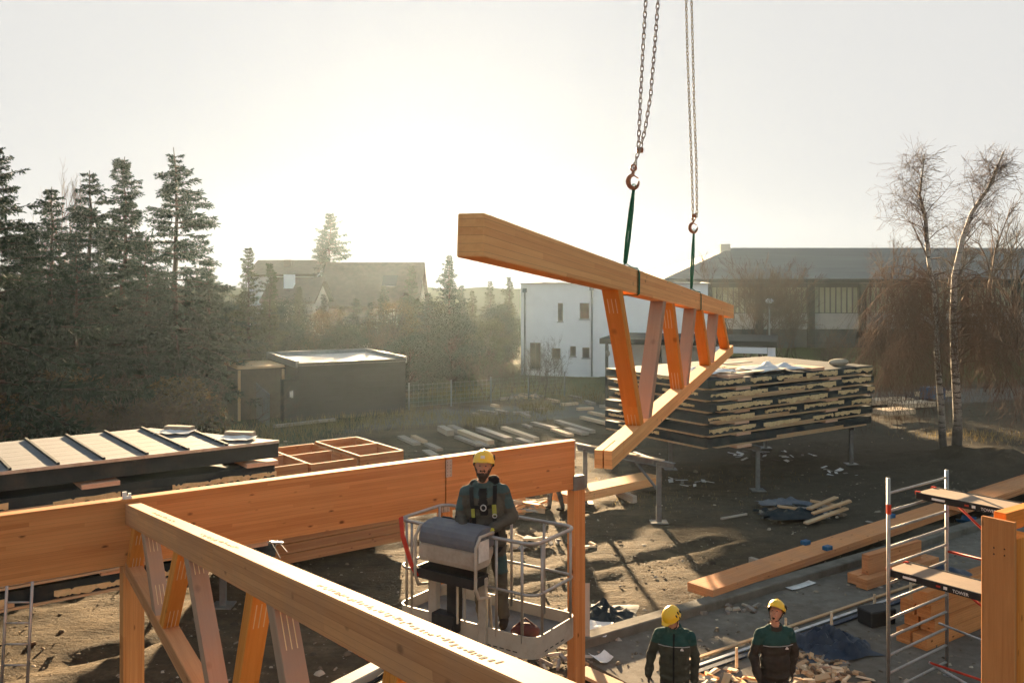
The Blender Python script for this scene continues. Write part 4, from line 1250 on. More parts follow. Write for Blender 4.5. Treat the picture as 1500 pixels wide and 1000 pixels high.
def hook_mesh(parent, top, s=1.0, mat=HOOK):
    pts = []
    for i in range(15):
        a = math.radians(100 + i * 19)
        pts.append(Vector((0.038 * math.cos(a), 0, 0.045 * math.sin(a) - 0.075)) * s)
    rr = [0.012, 0.0135, 0.015, 0.017, 0.018, 0.018, 0.017, 0.016, 0.016, 0.015, 0.014, 0.012, 0.010, 0.008, 0.006]
    m = MB(); m.tube([Vector((0, 0, 0)) * s, Vector((-0.003, 0, -0.015)) * s] + pts, [0.012 * s, 0.012 * s] + [r * s for r in rr], 8)
    m.tube([Vector((0.02 * math.cos(a), 0, 0.018 + 0.022 * math.sin(a))) * s for a in [i * math.pi / 5 for i in range(10)]], 0.007 * s, 6, closed=True)
    m.obox(Vector((-0.004, 0, -0.03)) * s, Vector((0.034, 0, -0.052)) * s, 0.012 * s, 0.006 * s)
    m.build('hook', mat, parent, smooth=True, M=Matrix.Translation(top) @ Matrix.Rotation(R(12), 4, 'Z'))

def rig(tag_, s_pos, hook_px, strands, cmat, chain_label, sling_label):
    c = AS + hS * s_pos; c.z = zS(s_pos)                     # top centre of the chord
    d = c.y
    me = link_mesh(cmat)
    hk = P(hook_px[0], hook_px[1], d)
    t = thing('lifting_chain', chain_label, 'chain', hk)
    for st in strands: chain_strand(t, [P(x, y, d) for x, y in st], me)
    hook_mesh(t, hk, 1.25 if tag_ == 0 else 1.3)
    # shortening clutch where the two strands meet
    j = P(*strands[0][1][:2], d) if len(strands[0]) > 2 else hk
    MB().box((j.x + 0.01, j.y, j.z), (0.030, 0.012, 0.018)).ell((j.x + 0.03, j.y, j.z + 0.01), (0.016, 0.012, 0.022)).build('clutch', HOOK, t)
    sl = thing('green_sling', sling_label, 'sling', c)
    w, hgt = 0.07 + 0.006, 0.213
    up = Vector((hS.x, hS.y, -0.068)).normalized()
    k = hk + Vector((0.004, 0, -0.135))
    choke = c + ZD * 0.055 - nS * 0.035
    m = MB()
    for o in (-0.010, 0.010):
        ribbon(m, [k + nS * 0.0, k.lerp(choke, 0.3) + nS * o, k.lerp(choke, 0.7) + nS * o * 1.3, choke + nS * o * 0.6], hS + nS * 0.4, 0.034, 0.005)
    ribbon(m, [k + Vector((-0.02, 0, -0.005)), k + Vector((-0.008, 0, 0.018)), k + Vector((0.012, 0, 0.018)), k + Vector((0.018, 0, -0.01))], hS, 0.034)
    m.build('legs', SLING, sl)
    m = MB()
    e = 0.007
    off = hS * 0.05
    loop = [choke, c + nS * 0.02 + ZD * (e + 0.012), c + nS * (w * 0.95) + ZD * e + off * 0.3, c + nS * (w + e) - ZD * 0.03 + off * 0.5, c + nS * (w + e) - ZD * (hgt - 0.01) + off * 0.3,
            c + nS * (w * 0.9) - ZD * (hgt + e) + off * 0.2, c - nS * w - ZD * (hgt + e), c - nS * (w + e) - ZD * (hgt * 0.6), c - nS * (w + e) - ZD * 0.01, c - nS * (w * 0.8) + ZD * (e + 0.01), choke]
    ribbon(m, loop, hS, 0.048)
    m.build('loop', SLING, sl)
    return t
rig(0, 3.62, (928, 250), [[(928, 250), (935, 221), (938, 150), (942, 70), (946, 0), (951, -90)], [(937, 221), (945, 190), (953, 140), (959, 70), (964, 0), (970, -90)]], CHAIN,
    'nearer pair of heavy lifting chains with orange hook, left of the two', 'green textile sling looped round the hanging truss, nearer and left of the two')
rig(1, 7.45, (1016, 322), [[(1016, 322), (1015, 316), (1013, 240), (1010, 160), (1007, 80), (1005, 0), (1002, -90)], [(1021, 315), (1020, 240), (1017, 160), (1015, 80), (1013, 0), (1011, -90)]], CHAINY,
    'farther pair of thin looking lifting chains with hook, right of the two', 'green textile sling looped round the hanging truss, farther and right of the two')

# ------------------------------------------------------------------ stacks of old roof panels
def jagged(m, L, h0, h1, rnd, seg=0.032, th=0.014, x0=0.0, x1=None, z=0.0, hollow=0.0):
    """torn strip of insulation in the local x-z plane, outer face y=-th"""
    x1 = L if x1 is None else x1
    x = x0; prev = None; top = z
    ph = rnd.uniform(0, 9)
    while x < x1:
        lo = z - h0 - (h1 - h0) * max(0.12, 0.5 + 0.5 * noise.noise((x * 1.6 + ph, 1.0, ph)) + 0.45 * noise.noise((x * 7.0 + ph, 3.0, ph))) - rnd.uniform(0, 0.035)
        hi = z + 0.035 * noise.noise((x * 2.0, ph, 4.0)) - (0.03 if rnd.random() < 0.15 else 0)
        cur = [(x, -th - rnd.uniform(0, 0.012), lo), (x, -th - rnd.uniform(0, 0.012), hi), (x, 0.004, hi), (x, 0.004, lo)]
        if prev and rnd.random() > hollow:
            m.add(prev + cur, [(0, 4, 5, 1), (1, 5, 6, 2), (2, 6, 7, 3), (3, 7, 4, 0)] + ([(0, 1, 2, 3), (7, 6, 5, 4)]))
        prev = cur; x += seg * rnd.uniform(0.5, 1.5)

def roof_panel(name, label, O, e1, e2, L, W, th, seed, group, strips, end_strip=True, plank=True):
    """O = bottom front corner, e1 along the front, e2 into the depth"""
    rnd = random.Random(seed)
    M = frame(e1, e2, ZD, O)
    t = thing(name, label, 'roof panel', O, 0, group)
    core = MB()
    n = 26; vs = []; fs = []
    # wrapped membrane: slightly slack faces on a box
    for i in range(n + 1):
        x = L * i / n
        b = 0.02 * noise.noise((x * 1.7, seed, 0.0)); c = 0.015 * noise.noise((x * 2.9, seed, 5.0))
        vs += [(x, 0.0 + b, 0.045), (x, -0.012 + c + b, th * 0.55), (x, 0.0 + b, th + c * 0.5), (x, W, th), (x, W, 0.045)]
    for i in range(n):
        for k in range(5): fs.append((i * 5 + k, i * 5 + (k + 1) % 5, (i + 1) * 5 + (k + 1) % 5, (i + 1) * 5 + k))
    fs += [(4, 3, 2, 1, 0), tuple(n * 5 + k for k in range(5))]
    core.add(vs, fs); core.build('membrane', TAR, t, M=M)
    if plank:
        ld = rnd.uniform(0.0, 0.4); rd = rnd.uniform(0.0, 0.5)
        member('edge_board', M @ Vector((ld, 0.09, 0.02)), M @ Vector((L - rd, 0.09, 0.02)), 0.26, 0.04, PLANK, t)
        member('edge_board', M @ Vector((0.05, 0.1, 0.0215)), M @ Vector((0.05, W - 0.1, 0.0215)), 0.22, 0.041, PLANK, t)
        # brown batten seen in part along the front
        x0 = rnd.uniform(0, L * 0.5); member('batten', M @ Vector((x0, -0.004, 0.085)), M @ Vector((min(L, x0 + rnd.uniform(1.2, 3.5)), -0.004, 0.085)), 0.04, 0.07, PLANK, t)
    for (x0, x1, z, h0, h1) in strips:
        m = MB(); jagged(m, L, h0, h1, rnd, x0=x0, x1=x1, z=z, hollow=0.0)
        if m.v: m.build('insulation', FOAM, t, M=M @ Matrix.Translation((0, -0.022, 0)))
    if end_strip:
        Me = frame(-e2, e1, ZD, O + e2 * W)
        for k in range(2):
            a = rnd.uniform(0, W * 0.6); m = MB(); jagged(m, W, 0.02, 0.08, rnd, x0=a, x1=a + rnd.uniform(0.6, 1.6), z=th * rnd.uniform(0.7, 0.95))
            if m.v: m.build('insulation', FOAM, t, M=Me @ Matrix.Translation((0, -0.012, 0)))
    return t

def spacer(label, c, e1, e2, group, L=0.62, h=0.075, mat=BLOCK):
    o = member('spacer_block', Vector(c) - e2 * 0.06, Vector(c) + e2 * 1.0, L, h, mat, None)
    return tag(o, label, 'timber block', group)

def right_stack():
    C = Vector((5.6, 26.1, 0)); e1 = UD.copy(); e2 = Vector((-e1.y, e1.x, 0))
    names = ['lowest', 'second lowest', 'third lowest', 'third highest', 'second highest', 'topmost']
    rnd = random.Random(8)
    z = 1.40
    for i in range(6):
        O = C + e1 * rnd.uniform(-0.08, 0.08) + e2 * rnd.uniform(-0.05, 0.06) + ZD * z
        th = 0.275
        strips = []
        x = rnd.uniform(0.0, 0.3)
        while x < 7.6 and i > 0:
            l = rnd.uniform(0.9, 2.6); strips.append((x, min(7.8, x + l), th * rnd.uniform(0.70, 0.95), 0.015, 0.15)); x += l + rnd.uniform(0.05, 0.7)
        roof_panel('roof_element', names[i] + ' dark wrapped roof panel with torn insulation in the stack on steel legs', O, e1, e2, 7.85, 4.4, th, 20 + i, 'roof panels stacked on the right', strips)
        if i < 5:
            for k, f in enumerate((1.45, 5.75)):
                spacer(('near', 'far')[k] + ' end wooden spacer on the ' + names[i] + ' panel of the right stack', O + e1 * (f + rnd.uniform(-0.12, 0.12)) + ZD * (th + 0.035) + e2 * 0.02, e1, e2, 'spacers in the right panel stack')
        z += 0.335
    spacer('pale wooden spacer under the lowest panel of the right stack', C + e1 * 1.4 + ZD * 1.365, e1, e2, 'spacers in the right panel stack')
    top = z - 0.07 + 0.012
    # things left lying on top
    for k in range(9):
        a = C + e1 * rnd.uniform(0.2, 5.2) + e2 * rnd.uniform(0.2, 3.6) + ZD * (top + 0.02 + 0.012 * k)
        an = rnd.uniform(-0.25, 0.25); dirv = (e1 * math.cos(an) + e2 * math.sin(an))
        o = member('loose_board', a, a + dirv * rnd.uniform(1.2, 2.8), rnd.uniform(0.14, 0.3), 0.03, rnd.choice([PLANK, PALE, PLANKG]))
        tag(o, 'loose board lying on top of the right panel stack', 'board', 'boards on the right panel stack')
    def crumple(name, label, cat, c, rx, ry, h, mat, seed, nx=14):
        m = MB(); vs = []; fs = []
        for j in range(nx + 1):
            for i in range(nx + 1):
                u, v = i / nx * 2 - 1, j / nx * 2 - 1
                q = c + e1 * u * rx + e2 * v * ry
                hh = h * max(0, 1 - (u * u + v * v) * 0.6) * (0.5 + noise.noise((u * 2.2, v * 2.2, seed))) + 0.05 * abs(noise.noise((u * 6, v * 6, seed + 3)))
                vs.append((q.x, q.y, c.z + max(0.004, hh)))
        for j in range(nx):
            for i in range(nx):
                a = j * (nx + 1) + i; fs.append((a, a + 1, a + nx + 2, a + nx + 1))
        m.add(vs, fs)
        tag(m.build(name, mat, smooth=True), label, cat)
    crumple('plastic_sheet', 'crumpled silvery plastic sheet on the near corner of the right stack', 'plastic sheet', C + e1 * 1.1 + e2 * 1.0 + ZD * (top + 0.1), 0.7, 0.6, 0.22, FILM, 1.0)
    crumple('plastic_sheet', 'pale plastic sheet on the middle of the right stack', 'plastic sheet', C + e1 * 3.4 + e2 * 0.7 + ZD * (top + 0.08), 1.1, 0.6, 0.2, FILM, 4.0)
    m = MB(); sc = C + e1 * 6.9 + e2 * 0.7 + ZD * (top + 0.10); m.ell((0, 0, 0), (0.42, 0.26, 0.13), frame(e1, e2, ZD, sc), 18, 12)
    m.v = [tuple(Vector(v) + (Vector(v) - sc) * 0.25 * noise.noise(Vector(v) * 2.5)) for v in m.v]
    tag(m.build('filled_sack', FOAMW, smooth=True), 'round pale sack at the far end of the right stack', 'sack')
    for k, f in enumerate((1.1, 4.9)):
        spacer('pale wooden block lying on top of the right panel stack', C + e1 * f + e2 * 0.05 + ZD * (top + 0.05), e1, e2, 'blocks on the right stack top', h=0.09)
    # steel trestles
    for lab, px, py in (('grey steel trestle with leg under the near corner of the right stack', 1110, 718), ('grey steel trestle with leg under the far half of the right stack', 1247, 680)):
        g = G(px, py); t = thing('steel_trestle', lab, 'trestle', g, 0, 'steel trestles')
        for k in (0.0, 3.6):
            b = g + e2 * k
            lg = MB().box((b.x, b.y, 0.585), (0.055, 0.055, 0.585)).build('leg', STEELG, t)
            MB().box((b.x, b.y, 0.015), (0.2, 0.2, 0.015)).build('foot_plate', STEELG, lg)
        m = MB(); m.obox(g - e2 * 0.1 + ZD * 1.31, g + e2 * 4.0 + ZD * 1.31, 0.14, 0.012); m.obox(g - e2 * 0.1 + ZD * 1.24, g + e2 * 4.0 + ZD * 1.24, 0.012, 0.13); m.obox(g - e2 * 0.1 + ZD * 1.175, g + e2 * 4.0 + ZD * 1.175, 0.14, 0.012)
        m.build('cross_beam', STEELG, t)
right_stack()

def left_pile():
    A = Vector((-8.29, 14.92, 0)); B = Vector((-4.51, 17.79, 0))
    e1 = (B - A).normalized(); e2 = Vector((-e1.y, e1.x, 0))
    L = (B - A).length + 4.0; O0 = B - e1 * L
    rnd = random.Random(3)
    names = ['lowest', 'second lowest', 'third lowest', 'third highest', 'second highest']
    for i in range(5):
        z = 0.85 + i * 0.385
        strips = []; x = rnd.uniform(2.5, 3.4)
        while x < L - 0.3:
            l = rnd.uniform(0.7, 2.0); strips.append((x, min(L, x + l), 0.3 * rnd.uniform(0.55, 0.85), 0.03, 0.10)); x += l + rnd.uniform(0.2, 1.0)
        O = O0 + ZD * z + e2 * rnd.uniform(-0.06, 0.06)
        roof_panel('roof_element', names[i] + ' dark wrapped roof panel in the pile behind the long left beam', O, e1, e2, L + rnd.uniform(-0.1, 0.05), 3.0, 0.30, 60 + i, 'roof panels piled on the left', strips, end_strip=False)
        for f, wh in ((L - 3.1, 'middle'), (L - 0.5, 'right end'), (L - 5.6, 'left end')):
            spacer(wh + ' wooden spacer on the ' + names[i] + ' panel of the left pile', O + e1 * (f + rnd.uniform(-0.3, 0.3)) + ZD * 0.342, e1, e2, 'spacers in the left panel pile', h=0.08)
    # topmost panel: boarded roof deck with raised seams, cut at a slant on its right end
    z = 0.85 + 5 * 0.385; th = 0.37
    zt = z + th
    t = thing('seamed_roof_element', 'pale boarded roof panel with raised seams on top of the left pile', 'roof panel', O0 + ZD * z)
    M = frame(e1, e2, ZD, O0 + ZD * z)
    slant = 1.55
    m = MB(); m.prism([(0, 0, 0.045), (L, 0, 0.045), (L - slant, 3.0, 0.045), (0, 3.0, 0.045)], (0, 0, th - 0.075)); m.build('edge_membrane', TAR, t, M=M)
    nb = 14; w = 3.0 / nb
    DECK = plain('roof_deck', (0.155, 0.155, 0.158), (0.125, 0.125, 0.128), 0.8, 0, 3.0, dirt=(0.095, 0.09, 0.087), stretch=(0.3, 4, 1))
    for k in range(nb):
        y0, y1 = k * w - (0.03 if k == 0 else 0), (k + 1) * w - 0.006
        m = MB(); m.prism([(0, y0, th - 0.03), (L - slant * max(y0, 0) / 3.0, y0, th - 0.03), (L - slant * y1 / 3.0, y1, th - 0.03), (0, y1, th - 0.03)], (0, 0, 0.03 - 0.001 * (k % 2)))
        m.build('deck_board', DECK, t, M=M)
    # raised seams: pixel measurements give 0.72 m spacing
    x = L - 1.0
    while x > 0.2:
        y1 = min(3.0, (L - x) / slant * 3.0) if x > L - slant else 3.0
        m = MB(); m.box((x, y1 / 2, th + 0.022), (0.022, y1 / 2, 0.022)); m.build('raised_seam', TAR, t, M=M)
        x -= 0.72
    m = MB(); m.prism([(0, -0.035, th - 0.05), (L, -0.035, th - 0.05), (L, -0.005, th - 0.05), (0, -0.005, th - 0.05)], (0, 0, 0.055)); m.build('edge_flashing', GALV, t, M=M)
    # foam blocks on the slanted end
    sl = Vector((-slant, 3.0, 0)).normalized()
    for f, lab in ((2.55, 'pale foam block on the far corner of the seamed roof panel'), (0.95, 'pale foam block on the right end of the seamed roof panel')):
        c = M @ (Vector((L, 0, th + 0.055)) + sl * f)
        o = MB().box((0, 0, 0), (0.30, 0.09, 0.045)).build('foam_block', FOAMW, None, bevel=0.012, M=Matrix.Translation(c) @ Matrix.Rotation(R(-12), 4, 'Z'))
        tag(o, lab, 'foam block')
    m = MB()
    for k in range(2):
        c = M @ (Vector((L, 0, th + 0.03)) + sl * (2.2 - 1.6 * k) - Vector((0.35, 0, 0)))
        vs = []; fs = []
        for j in range(7):
            for i in range(9): vs.append((c.x + (i - 4) * 0.09, c.y + (j - 3) * 0.08, c.z + 0.05 * abs(noise.noise((i * 0.7, j * 0.7, k * 4.0)))))
        for j in range(6):
            for i in range(8): a = j * 9 + i; fs.append((a, a + 1, a + 10, a + 9))
        mm = MB(); mm.add(vs, fs)
        tag(mm.build('plastic_sheet', FILM, smooth=True), ('scrap of clear film by the far foam block', 'scrap of clear film by the nearer foam block')[k], 'plastic sheet')
    # trestles
    for lab, f in (('grey steel trestle under the left panel pile, behind the installed truss', L - 0.9), ('grey steel trestle under the left panel pile by the picture edge', L - 5.4)):
        g = O0 + e1 * f; t = thing('steel_trestle', lab, 'trestle', g, 0, 'steel trestles')
        for k in (0.5, 2.6):
            b = g + e2 * k; lg = MB().box((b.x, b.y, 0.34), (0.055, 0.055, 0.34)).build('leg', STEELG, t)
            MB().box((b.x, b.y, 0.015), (0.2, 0.2, 0.015)).build('foot_plate', STEELG, lg)
        member('cross_beam', g + ZD * 0.76, g + e2 * 3.0 + ZD * 0.76, 0.14, 0.16, STEELG, t)
    # aluminium ladder leaning in front of the pile
    la, lb = P(10, 860, 13.2), P(47, 855, 13.2)
    d = 13.2; t = thing('ladder', 'narrow aluminium ladder standing below the beam at the left edge', 'ladder', (la.x, la.y, 0))
    lean = Vector((0.02, -0.10, 0))
    for p in (la, lb): MB().tube([Vector((p.x, p.y, 0)) + lean * 3, Vector((p.x, p.y, 2.45)) - lean], 0.022, 8).build('stile', ALU, t, smooth=True)
    for k in range(8):
        z = 0.25 + 0.28 * k; o = lean * (3 - 4 * z / 2.45)
        MB().tube([Vector((la.x, la.y, z)) + o, Vector((lb.x, lb.y, z)) + o], 0.014, 8).build('rung', ALU, t, smooth=True)
    # wooden box frames stacked right of the pile
    C = Vector((-2.48, 21.5, 0)); u1, u2 = e1, e2
    Lf, Wf = 3.6, 2.4
    t = thing('plank_stack', 'stack of brown planks carrying the wooden box frames', 'plank stack', C - u1 * Lf)
    for k in range(8):
        z = 0.15 + 0.22 * k
        member('plank', C - u1 * (Lf + 0.1 * (k % 2)) + u2 * 0.08 + ZD * (z + 0.1), C + u1 * (0.05 * (k % 3 - 1)) + u2 * 0.08 + ZD * (z + 0.1), 0.12, 0.205, PLANKR, t)
        member('plank', C - u1 * 0.06 + u2 * 0.16 + ZD * (z + 0.1), C - u1 * 0.06 + u2 * Wf + ZD * (z + 0.1), 0.10, 0.2, PLANKR, t)
    MB().box((0, 0, 0), (Lf / 2 - 0.2, Wf / 2 - 0.25, 0.82), frame(u1, u2, ZD, C - u1 * Lf / 2 + u2 * Wf / 2 + ZD * 0.95)).build('filling', RUST, t)
    zz = 1.95
    labs = ['wooden box frame on the plank stack, next to the left pile', 'wooden box frame on the plank stack, the middle one', 'wooden box frame on the plank stack, the right end one']
    for k in range(3):
        O = C - u1 * (Lf - k * 1.2) + u2 * 0.05 + ZD * zz
        t = thing('box_frame', labs[k], 'box frame', O)
        hh = 0.30 if k != 1 else 0.26
        for a, b in (((0.02, 0), (1.16, 0)), ((0.02, Wf - 0.1), (1.16, Wf - 0.1)), ((0.02, Wf * 0.5), (1.16, Wf * 0.5))):
            member('board', O + u1 * a[0] + u2 * a[1] + ZD * hh / 2, O + u1 * b[0] + u2 * b[1] + ZD * hh / 2, 0.05, hh, PLANKR, t)
        for a in (0.04, 1.14): member('board', O + u1 * a + u2 * 0.03 + ZD * (hh / 2 + 0.003), O + u1 * a + u2 * (Wf - 0.13) + ZD * (hh / 2 + 0.003), 0.05, hh, PLANKR, t)
left_pile()
# ------------------------------------------------------------------ yard: trestle, boards, beams, debris
def front_trestle():
    a = G(965, 765); b = G(857, 737); zt = 1.52
    t = thing('steel_trestle', 'grey steel trestle with bracket arms below the hanging truss end', 'trestle', a, 0, 'steel trestles')
    e = (b - a).normalized()
    for p in (a, b):
        lg = MB().box((p.x, p.y, zt / 2), (0.06, 0.06, zt / 2)).build('leg', STEELG, t)
        MB().box((p.x, p.y, 0.2), (0.066, 0.066, 0.2)).build('sleeve', STEELG, lg)
        MB().box((p.x, p.y, 0.016), (0.22, 0.18, 0.016)).build('foot_plate', STEELG, lg)
    m = MB(); m.obox(a - e * 0.5 + ZD * (zt + 0.07), b + e * 0.3 + ZD * (zt + 0.07), 0.14, 0.014); m.obox(a - e * 0.5 + ZD * zt, b + e * 0.3 + ZD * zt, 0.014, 0.13); m.obox(a - e * 0.5 + ZD * (zt - 0.07), b + e * 0.3 + ZD * (zt - 0.07), 0.14, 0.014)
    m.build('cross_beam', STEELG, t)
    MB().obox(a + ZD * 0.8, a + e * 0.8 + ZD * 1.45, 0.05, 0.05).build('brace', STEELG, t)
    member('arm', a + ZD * (zt + 0.02) - VD * 0.1, a - VD * 1.2 + UD * 0.25 + ZD * (zt + 0.02), 0.1, 0.12, STEELG, t)
    for k, (u, mt) in enumerate(((0.25, PALE), (0.7, PLANK), (1.15, PALE), (1.6, PLANKG))):
        p = a.lerp(b, 0.1 + 0.28 * k) + ZD * (zt + 0.092)
        o = member('loose_board', p - e * 0.5 - VD * 0.1, p + e * 0.35 + VD * (0.25 - 0.1 * k) - VD * 0.4, 0.14, 0.03, mt)
        tag(o, 'loose board lying across the near steel trestle', 'board', 'boards on the near trestle')
front_trestle()

def laid(name, label, px0, py0, px1, py1, w, h, z, mat, cat='timber', group=None, bev=0.006):
    """timber lying level: pixel ends of its top centre line, its top z metres up"""
    o = member(name, G(px0, py0, z) - ZD * h / 2, G(px1, py1, z) - ZD * h / 2, w, h, mat, None, bevel=bev)
    return tag(o, label, cat, group)

laid('glulam_beam', 'pale topped beam lying flat behind the post and trestle', 820, 722, 955, 694, 0.75, 0.24, 0.45, GLU2, 'beam')
laid('bearer', 'short timber bearer under the pale topped beam behind the trestle', 905, 716, 930, 726, 0.14, 0.2, 0.20, PLANKG)
laid('glulam_beam', 'long glulam beam lying flat along the concrete kerb', 1025, 858, 1520, 695, 0.62, 0.17, 0.34, GLUN, 'beam')
laid('glulam_beam', 'second glulam beam lying flat behind the scaffold top', 1400, 738, 1600, 672, 0.60, 0.17, 0.345 + 0.18, GLUN, 'beam')
for k, (px, py) in enumerate(((1120, 826), (1290, 771), (1430, 728))):
    q = G(px, py, 0.1); o = member('bearer', q - VD * 0.4, q + VD * 0.42, 0.10, 0.14, PLANKG); o.location.z = 0.09
    tag(o, 'short bearer timber under the long flat beam', 'timber', 'bearers under the long flat beam')
for k, (px, py) in enumerate(((1180, 797), (1212, 805), (1305, 758))):
    q = G(px, py, 0.34); o = MB().box((0, 0, 0), (0.10, 0.07, 0.045)).build('blue_wedge', BLUEP, None, bevel=0.01, M=frame(UD, VD, ZD, q + ZD * 0.047))
    tag(o, ('small dark blue block on the near third of the long flat beam', 'small dark blue block on the edge of the long flat beam', 'small dark blue block on the far part of the long flat beam')[k], 'block')

# small stack by the scaffold: two flat beams with one on edge
def small_stack():
    b = G(1262, 866); g = 'short beams stacked left of the scaffold'
    L = 2.6
    for k, (dv, z, lab) in enumerate(((0.0, 0.16, 'short flat beam at the front of the small stack left of the scaffold'), (-0.27, 0.162, 'short flat beam at the back of the small stack left of the scaffold'))):
        a = b + VD * dv; o = member('short_beam', a + ZD * z + UD * (0.1 * k), a + UD * L + ZD * z, 0.25, 0.2, GLUN); tag(o, lab, 'beam', g)
    a = b - VD * 0.12 + UD * 0.3
    tag(member('short_beam', a + ZD * 0.46, a + UD * 1.9 + ZD * 0.46, 0.16, 0.39, GLUN), 'short beam standing on edge on the small stack left of the scaffold', 'beam', g)
    for k in (0.4, 2.0):
        q = b + UD * k + ZD * 0.055; tag(member('bearer', q - VD * 0.45, q + VD * 0.2, 0.09, 0.008 + 0.0, PLANKG), 'thin bearer lath under the small stack left of the scaffold', 'timber', 'laths under the small stack')
small_stack()
def low_stack():
    b = G(1352, 952); n = 0
    for r in range(4):
        for c in range(2 if r < 3 else 1):
            a = b + UD * (0.12 * ((r * 5 + c * 3) % 3) - 0.1) - VD * (0.30 * c) + ZD * (0.05 + 0.12 + r * 0.245)
            o = member('short_beam', a, a + UD * (2.9 - 0.25 * (r % 2)), 0.26, 0.24, GLU, bevel=0.006)
            tag(o, ['bottom', 'second', 'third', 'top'][r] + ' row orange beam, ' + ('near' if c == 0 else 'far') + ' side of the stack behind the scaffold rungs', 'beam', 'beams stacked behind the scaffold')
    # dark jacket thrown on it
    m = MB(); c0 = b + UD * 1.0 - VD * 0.15 + ZD * 1.06; vs = []; fs = []; nx = 12
    for j in range(nx + 1):
        for i in range(nx + 1):
            u, v = i / nx * 2 - 1, j / nx * 2 - 1
            q = c0 + UD * u * 0.45 + VD * v * 0.30
            vs.append((q.x, q.y, q.z + 0.13 * max(0, 1 - u * u) * (0.6 + noise.noise((u * 2, v * 2, 3.0))) - 0.25 * max(0, abs(v) - 0.6)))
    for j in range(nx):
        for i in range(nx): a = j * (nx + 1) + i; fs.append((a, a + 1, a + nx + 2, a + nx + 1))
    m.add(vs, fs); tag(m.build('work_jacket', TARP, smooth=True), 'dark blue jacket thrown over the orange beams behind the scaffold', 'jacket')
low_stack()

# weathered timbers set out across the yard
rows = [(245, 235, 300, 262, .30, .22), (300, 232, 352, 252, .28, .2), (350, 255, 520, 318, .3, .16), (335, 290, 455, 336, .25, .1), (455, 245, 622, 302, .3, .16), (590, 240, 772, 302, .26, .12),
        (670, 302, 748, 326, .3, .08), (750, 215, 882, 247, .25, .12), (862, 250, 962, 283, .26, .1), (885, 205, 1082, 262, .26, .12), (940, 246, 1042, 276, .3, .1), (1020, 184, 1182, 222, .25, .12), (1090, 200, 1190, 228, .2, .1), (25, 290, 115, 330, .3, .1), (95, 288, 160, 318, .2, .1), (170, 330, 242, 362, .25, .1), (165, 368, 214, 396, .3, .06), (1140, 170, 1200, 190, .2, .1), (440, 320, 500, 345, .2, .06), (700, 225, 740, 240, .2, .1)]
for i, (a, b, c, d, w, h) in enumerate(rows):
    sc = 0.26667
    laid('yard_timber', 'weathered timber laid out on the yard beyond the main beam', 580 + a * sc, 560 + b * sc, 580 + c * sc, 560 + d * sc, w, h, h + 0.05, [PLANKG, PLANKG, PALE][i % 3], 'timber', 'weathered timbers set out on the yard')
rw = random.Random(77)
for i in range(16):
    px, py = rw.uniform(690, 900), rw.uniform(577, 604)
    laid('yard_timber', 'old timber scrap lying along the far side of the gravel track', px, py, px + rw.uniform(8, 26), py + rw.uniform(-2, 5), 0.22, 0.12, 0.14, rw.choice([PLANKG, PALE, PLANKG]), 'timber', 'old timbers beyond the gravel track')
for i, (px, py, l) in enumerate(((1300, 585, 60), (1335, 590, 50), (1370, 575, 40), (1310, 600, 40))):
    laid('board_bundle', 'pale boards lying behind the far end of the right panel stack', px - l / 2, py, px + l / 2, py - 3, 0.9, 0.22, 0.25 + 0.05 * i, PALE, 'boards', 'pale boards behind the right stack')
q = P(1366, 577, 46); o = MB().box((0, 0, 0.3), (0.5, 0.35, 0.3)).build('blue_tub', BLUEP, None, bevel=0.05, M=Matrix.Translation((q.x, q.y, 0.2))); tag(o, 'blue plastic tub near the foot of the birches', 'tub')

PIECE = {}
def heap(name, label, cat, c, rx, ry, h, n, mats, size, seed, flat=0.4, extra=None):
    """pile of separate scraps; every scrap a part"""
    rnd = random.Random(seed); t = thing(name, label, cat, c)
    for i in range(n):
        mt = rnd.choice(mats); key = (mt.name, i % 5, flat, size)
        if key not in PIECE:
            m = MB(); r2 = random.Random(i * 13 + seed)
            l, w, hh = size * r2.uniform(0.6, 2.2), size * r2.uniform(0.3, 0.8), size * flat * r2.uniform(0.3, 0.8)
            m.box((0, 0, 0), (l / 2, w / 2, hh / 2), taper=r2.uniform(0.7, 1.0))
            m.v = [tuple(Vector(v) * (1 + 0.18 * noise.noise(Vector(v) * 9))) for v in m.v]
            PIECE[key] = m.mesh('piece', mt)
        rr = math.sqrt(rnd.random()); a = rnd.uniform(0, 6.283)
        x, y = rx * rr * math.cos(a), ry * rr * math.sin(a)
        z = h * (1 - rr) * rnd.uniform(0.4, 1.0) + size * flat * 0.2
        M = Matrix.Translation(Vector(c) + Vector((x, y, z))) @ Matrix.Rotation(rnd.uniform(0, 6.28), 4, 'Z') @ Matrix.Rotation(rnd.uniform(-0.35, 0.35), 4, 'X') @ Matrix.Rotation(rnd.uniform(-0.25, 0.25), 4, 'Y')
        o = bpy.data.objects.new('piece', PIECE[key]); link(o, t, M)
    return t
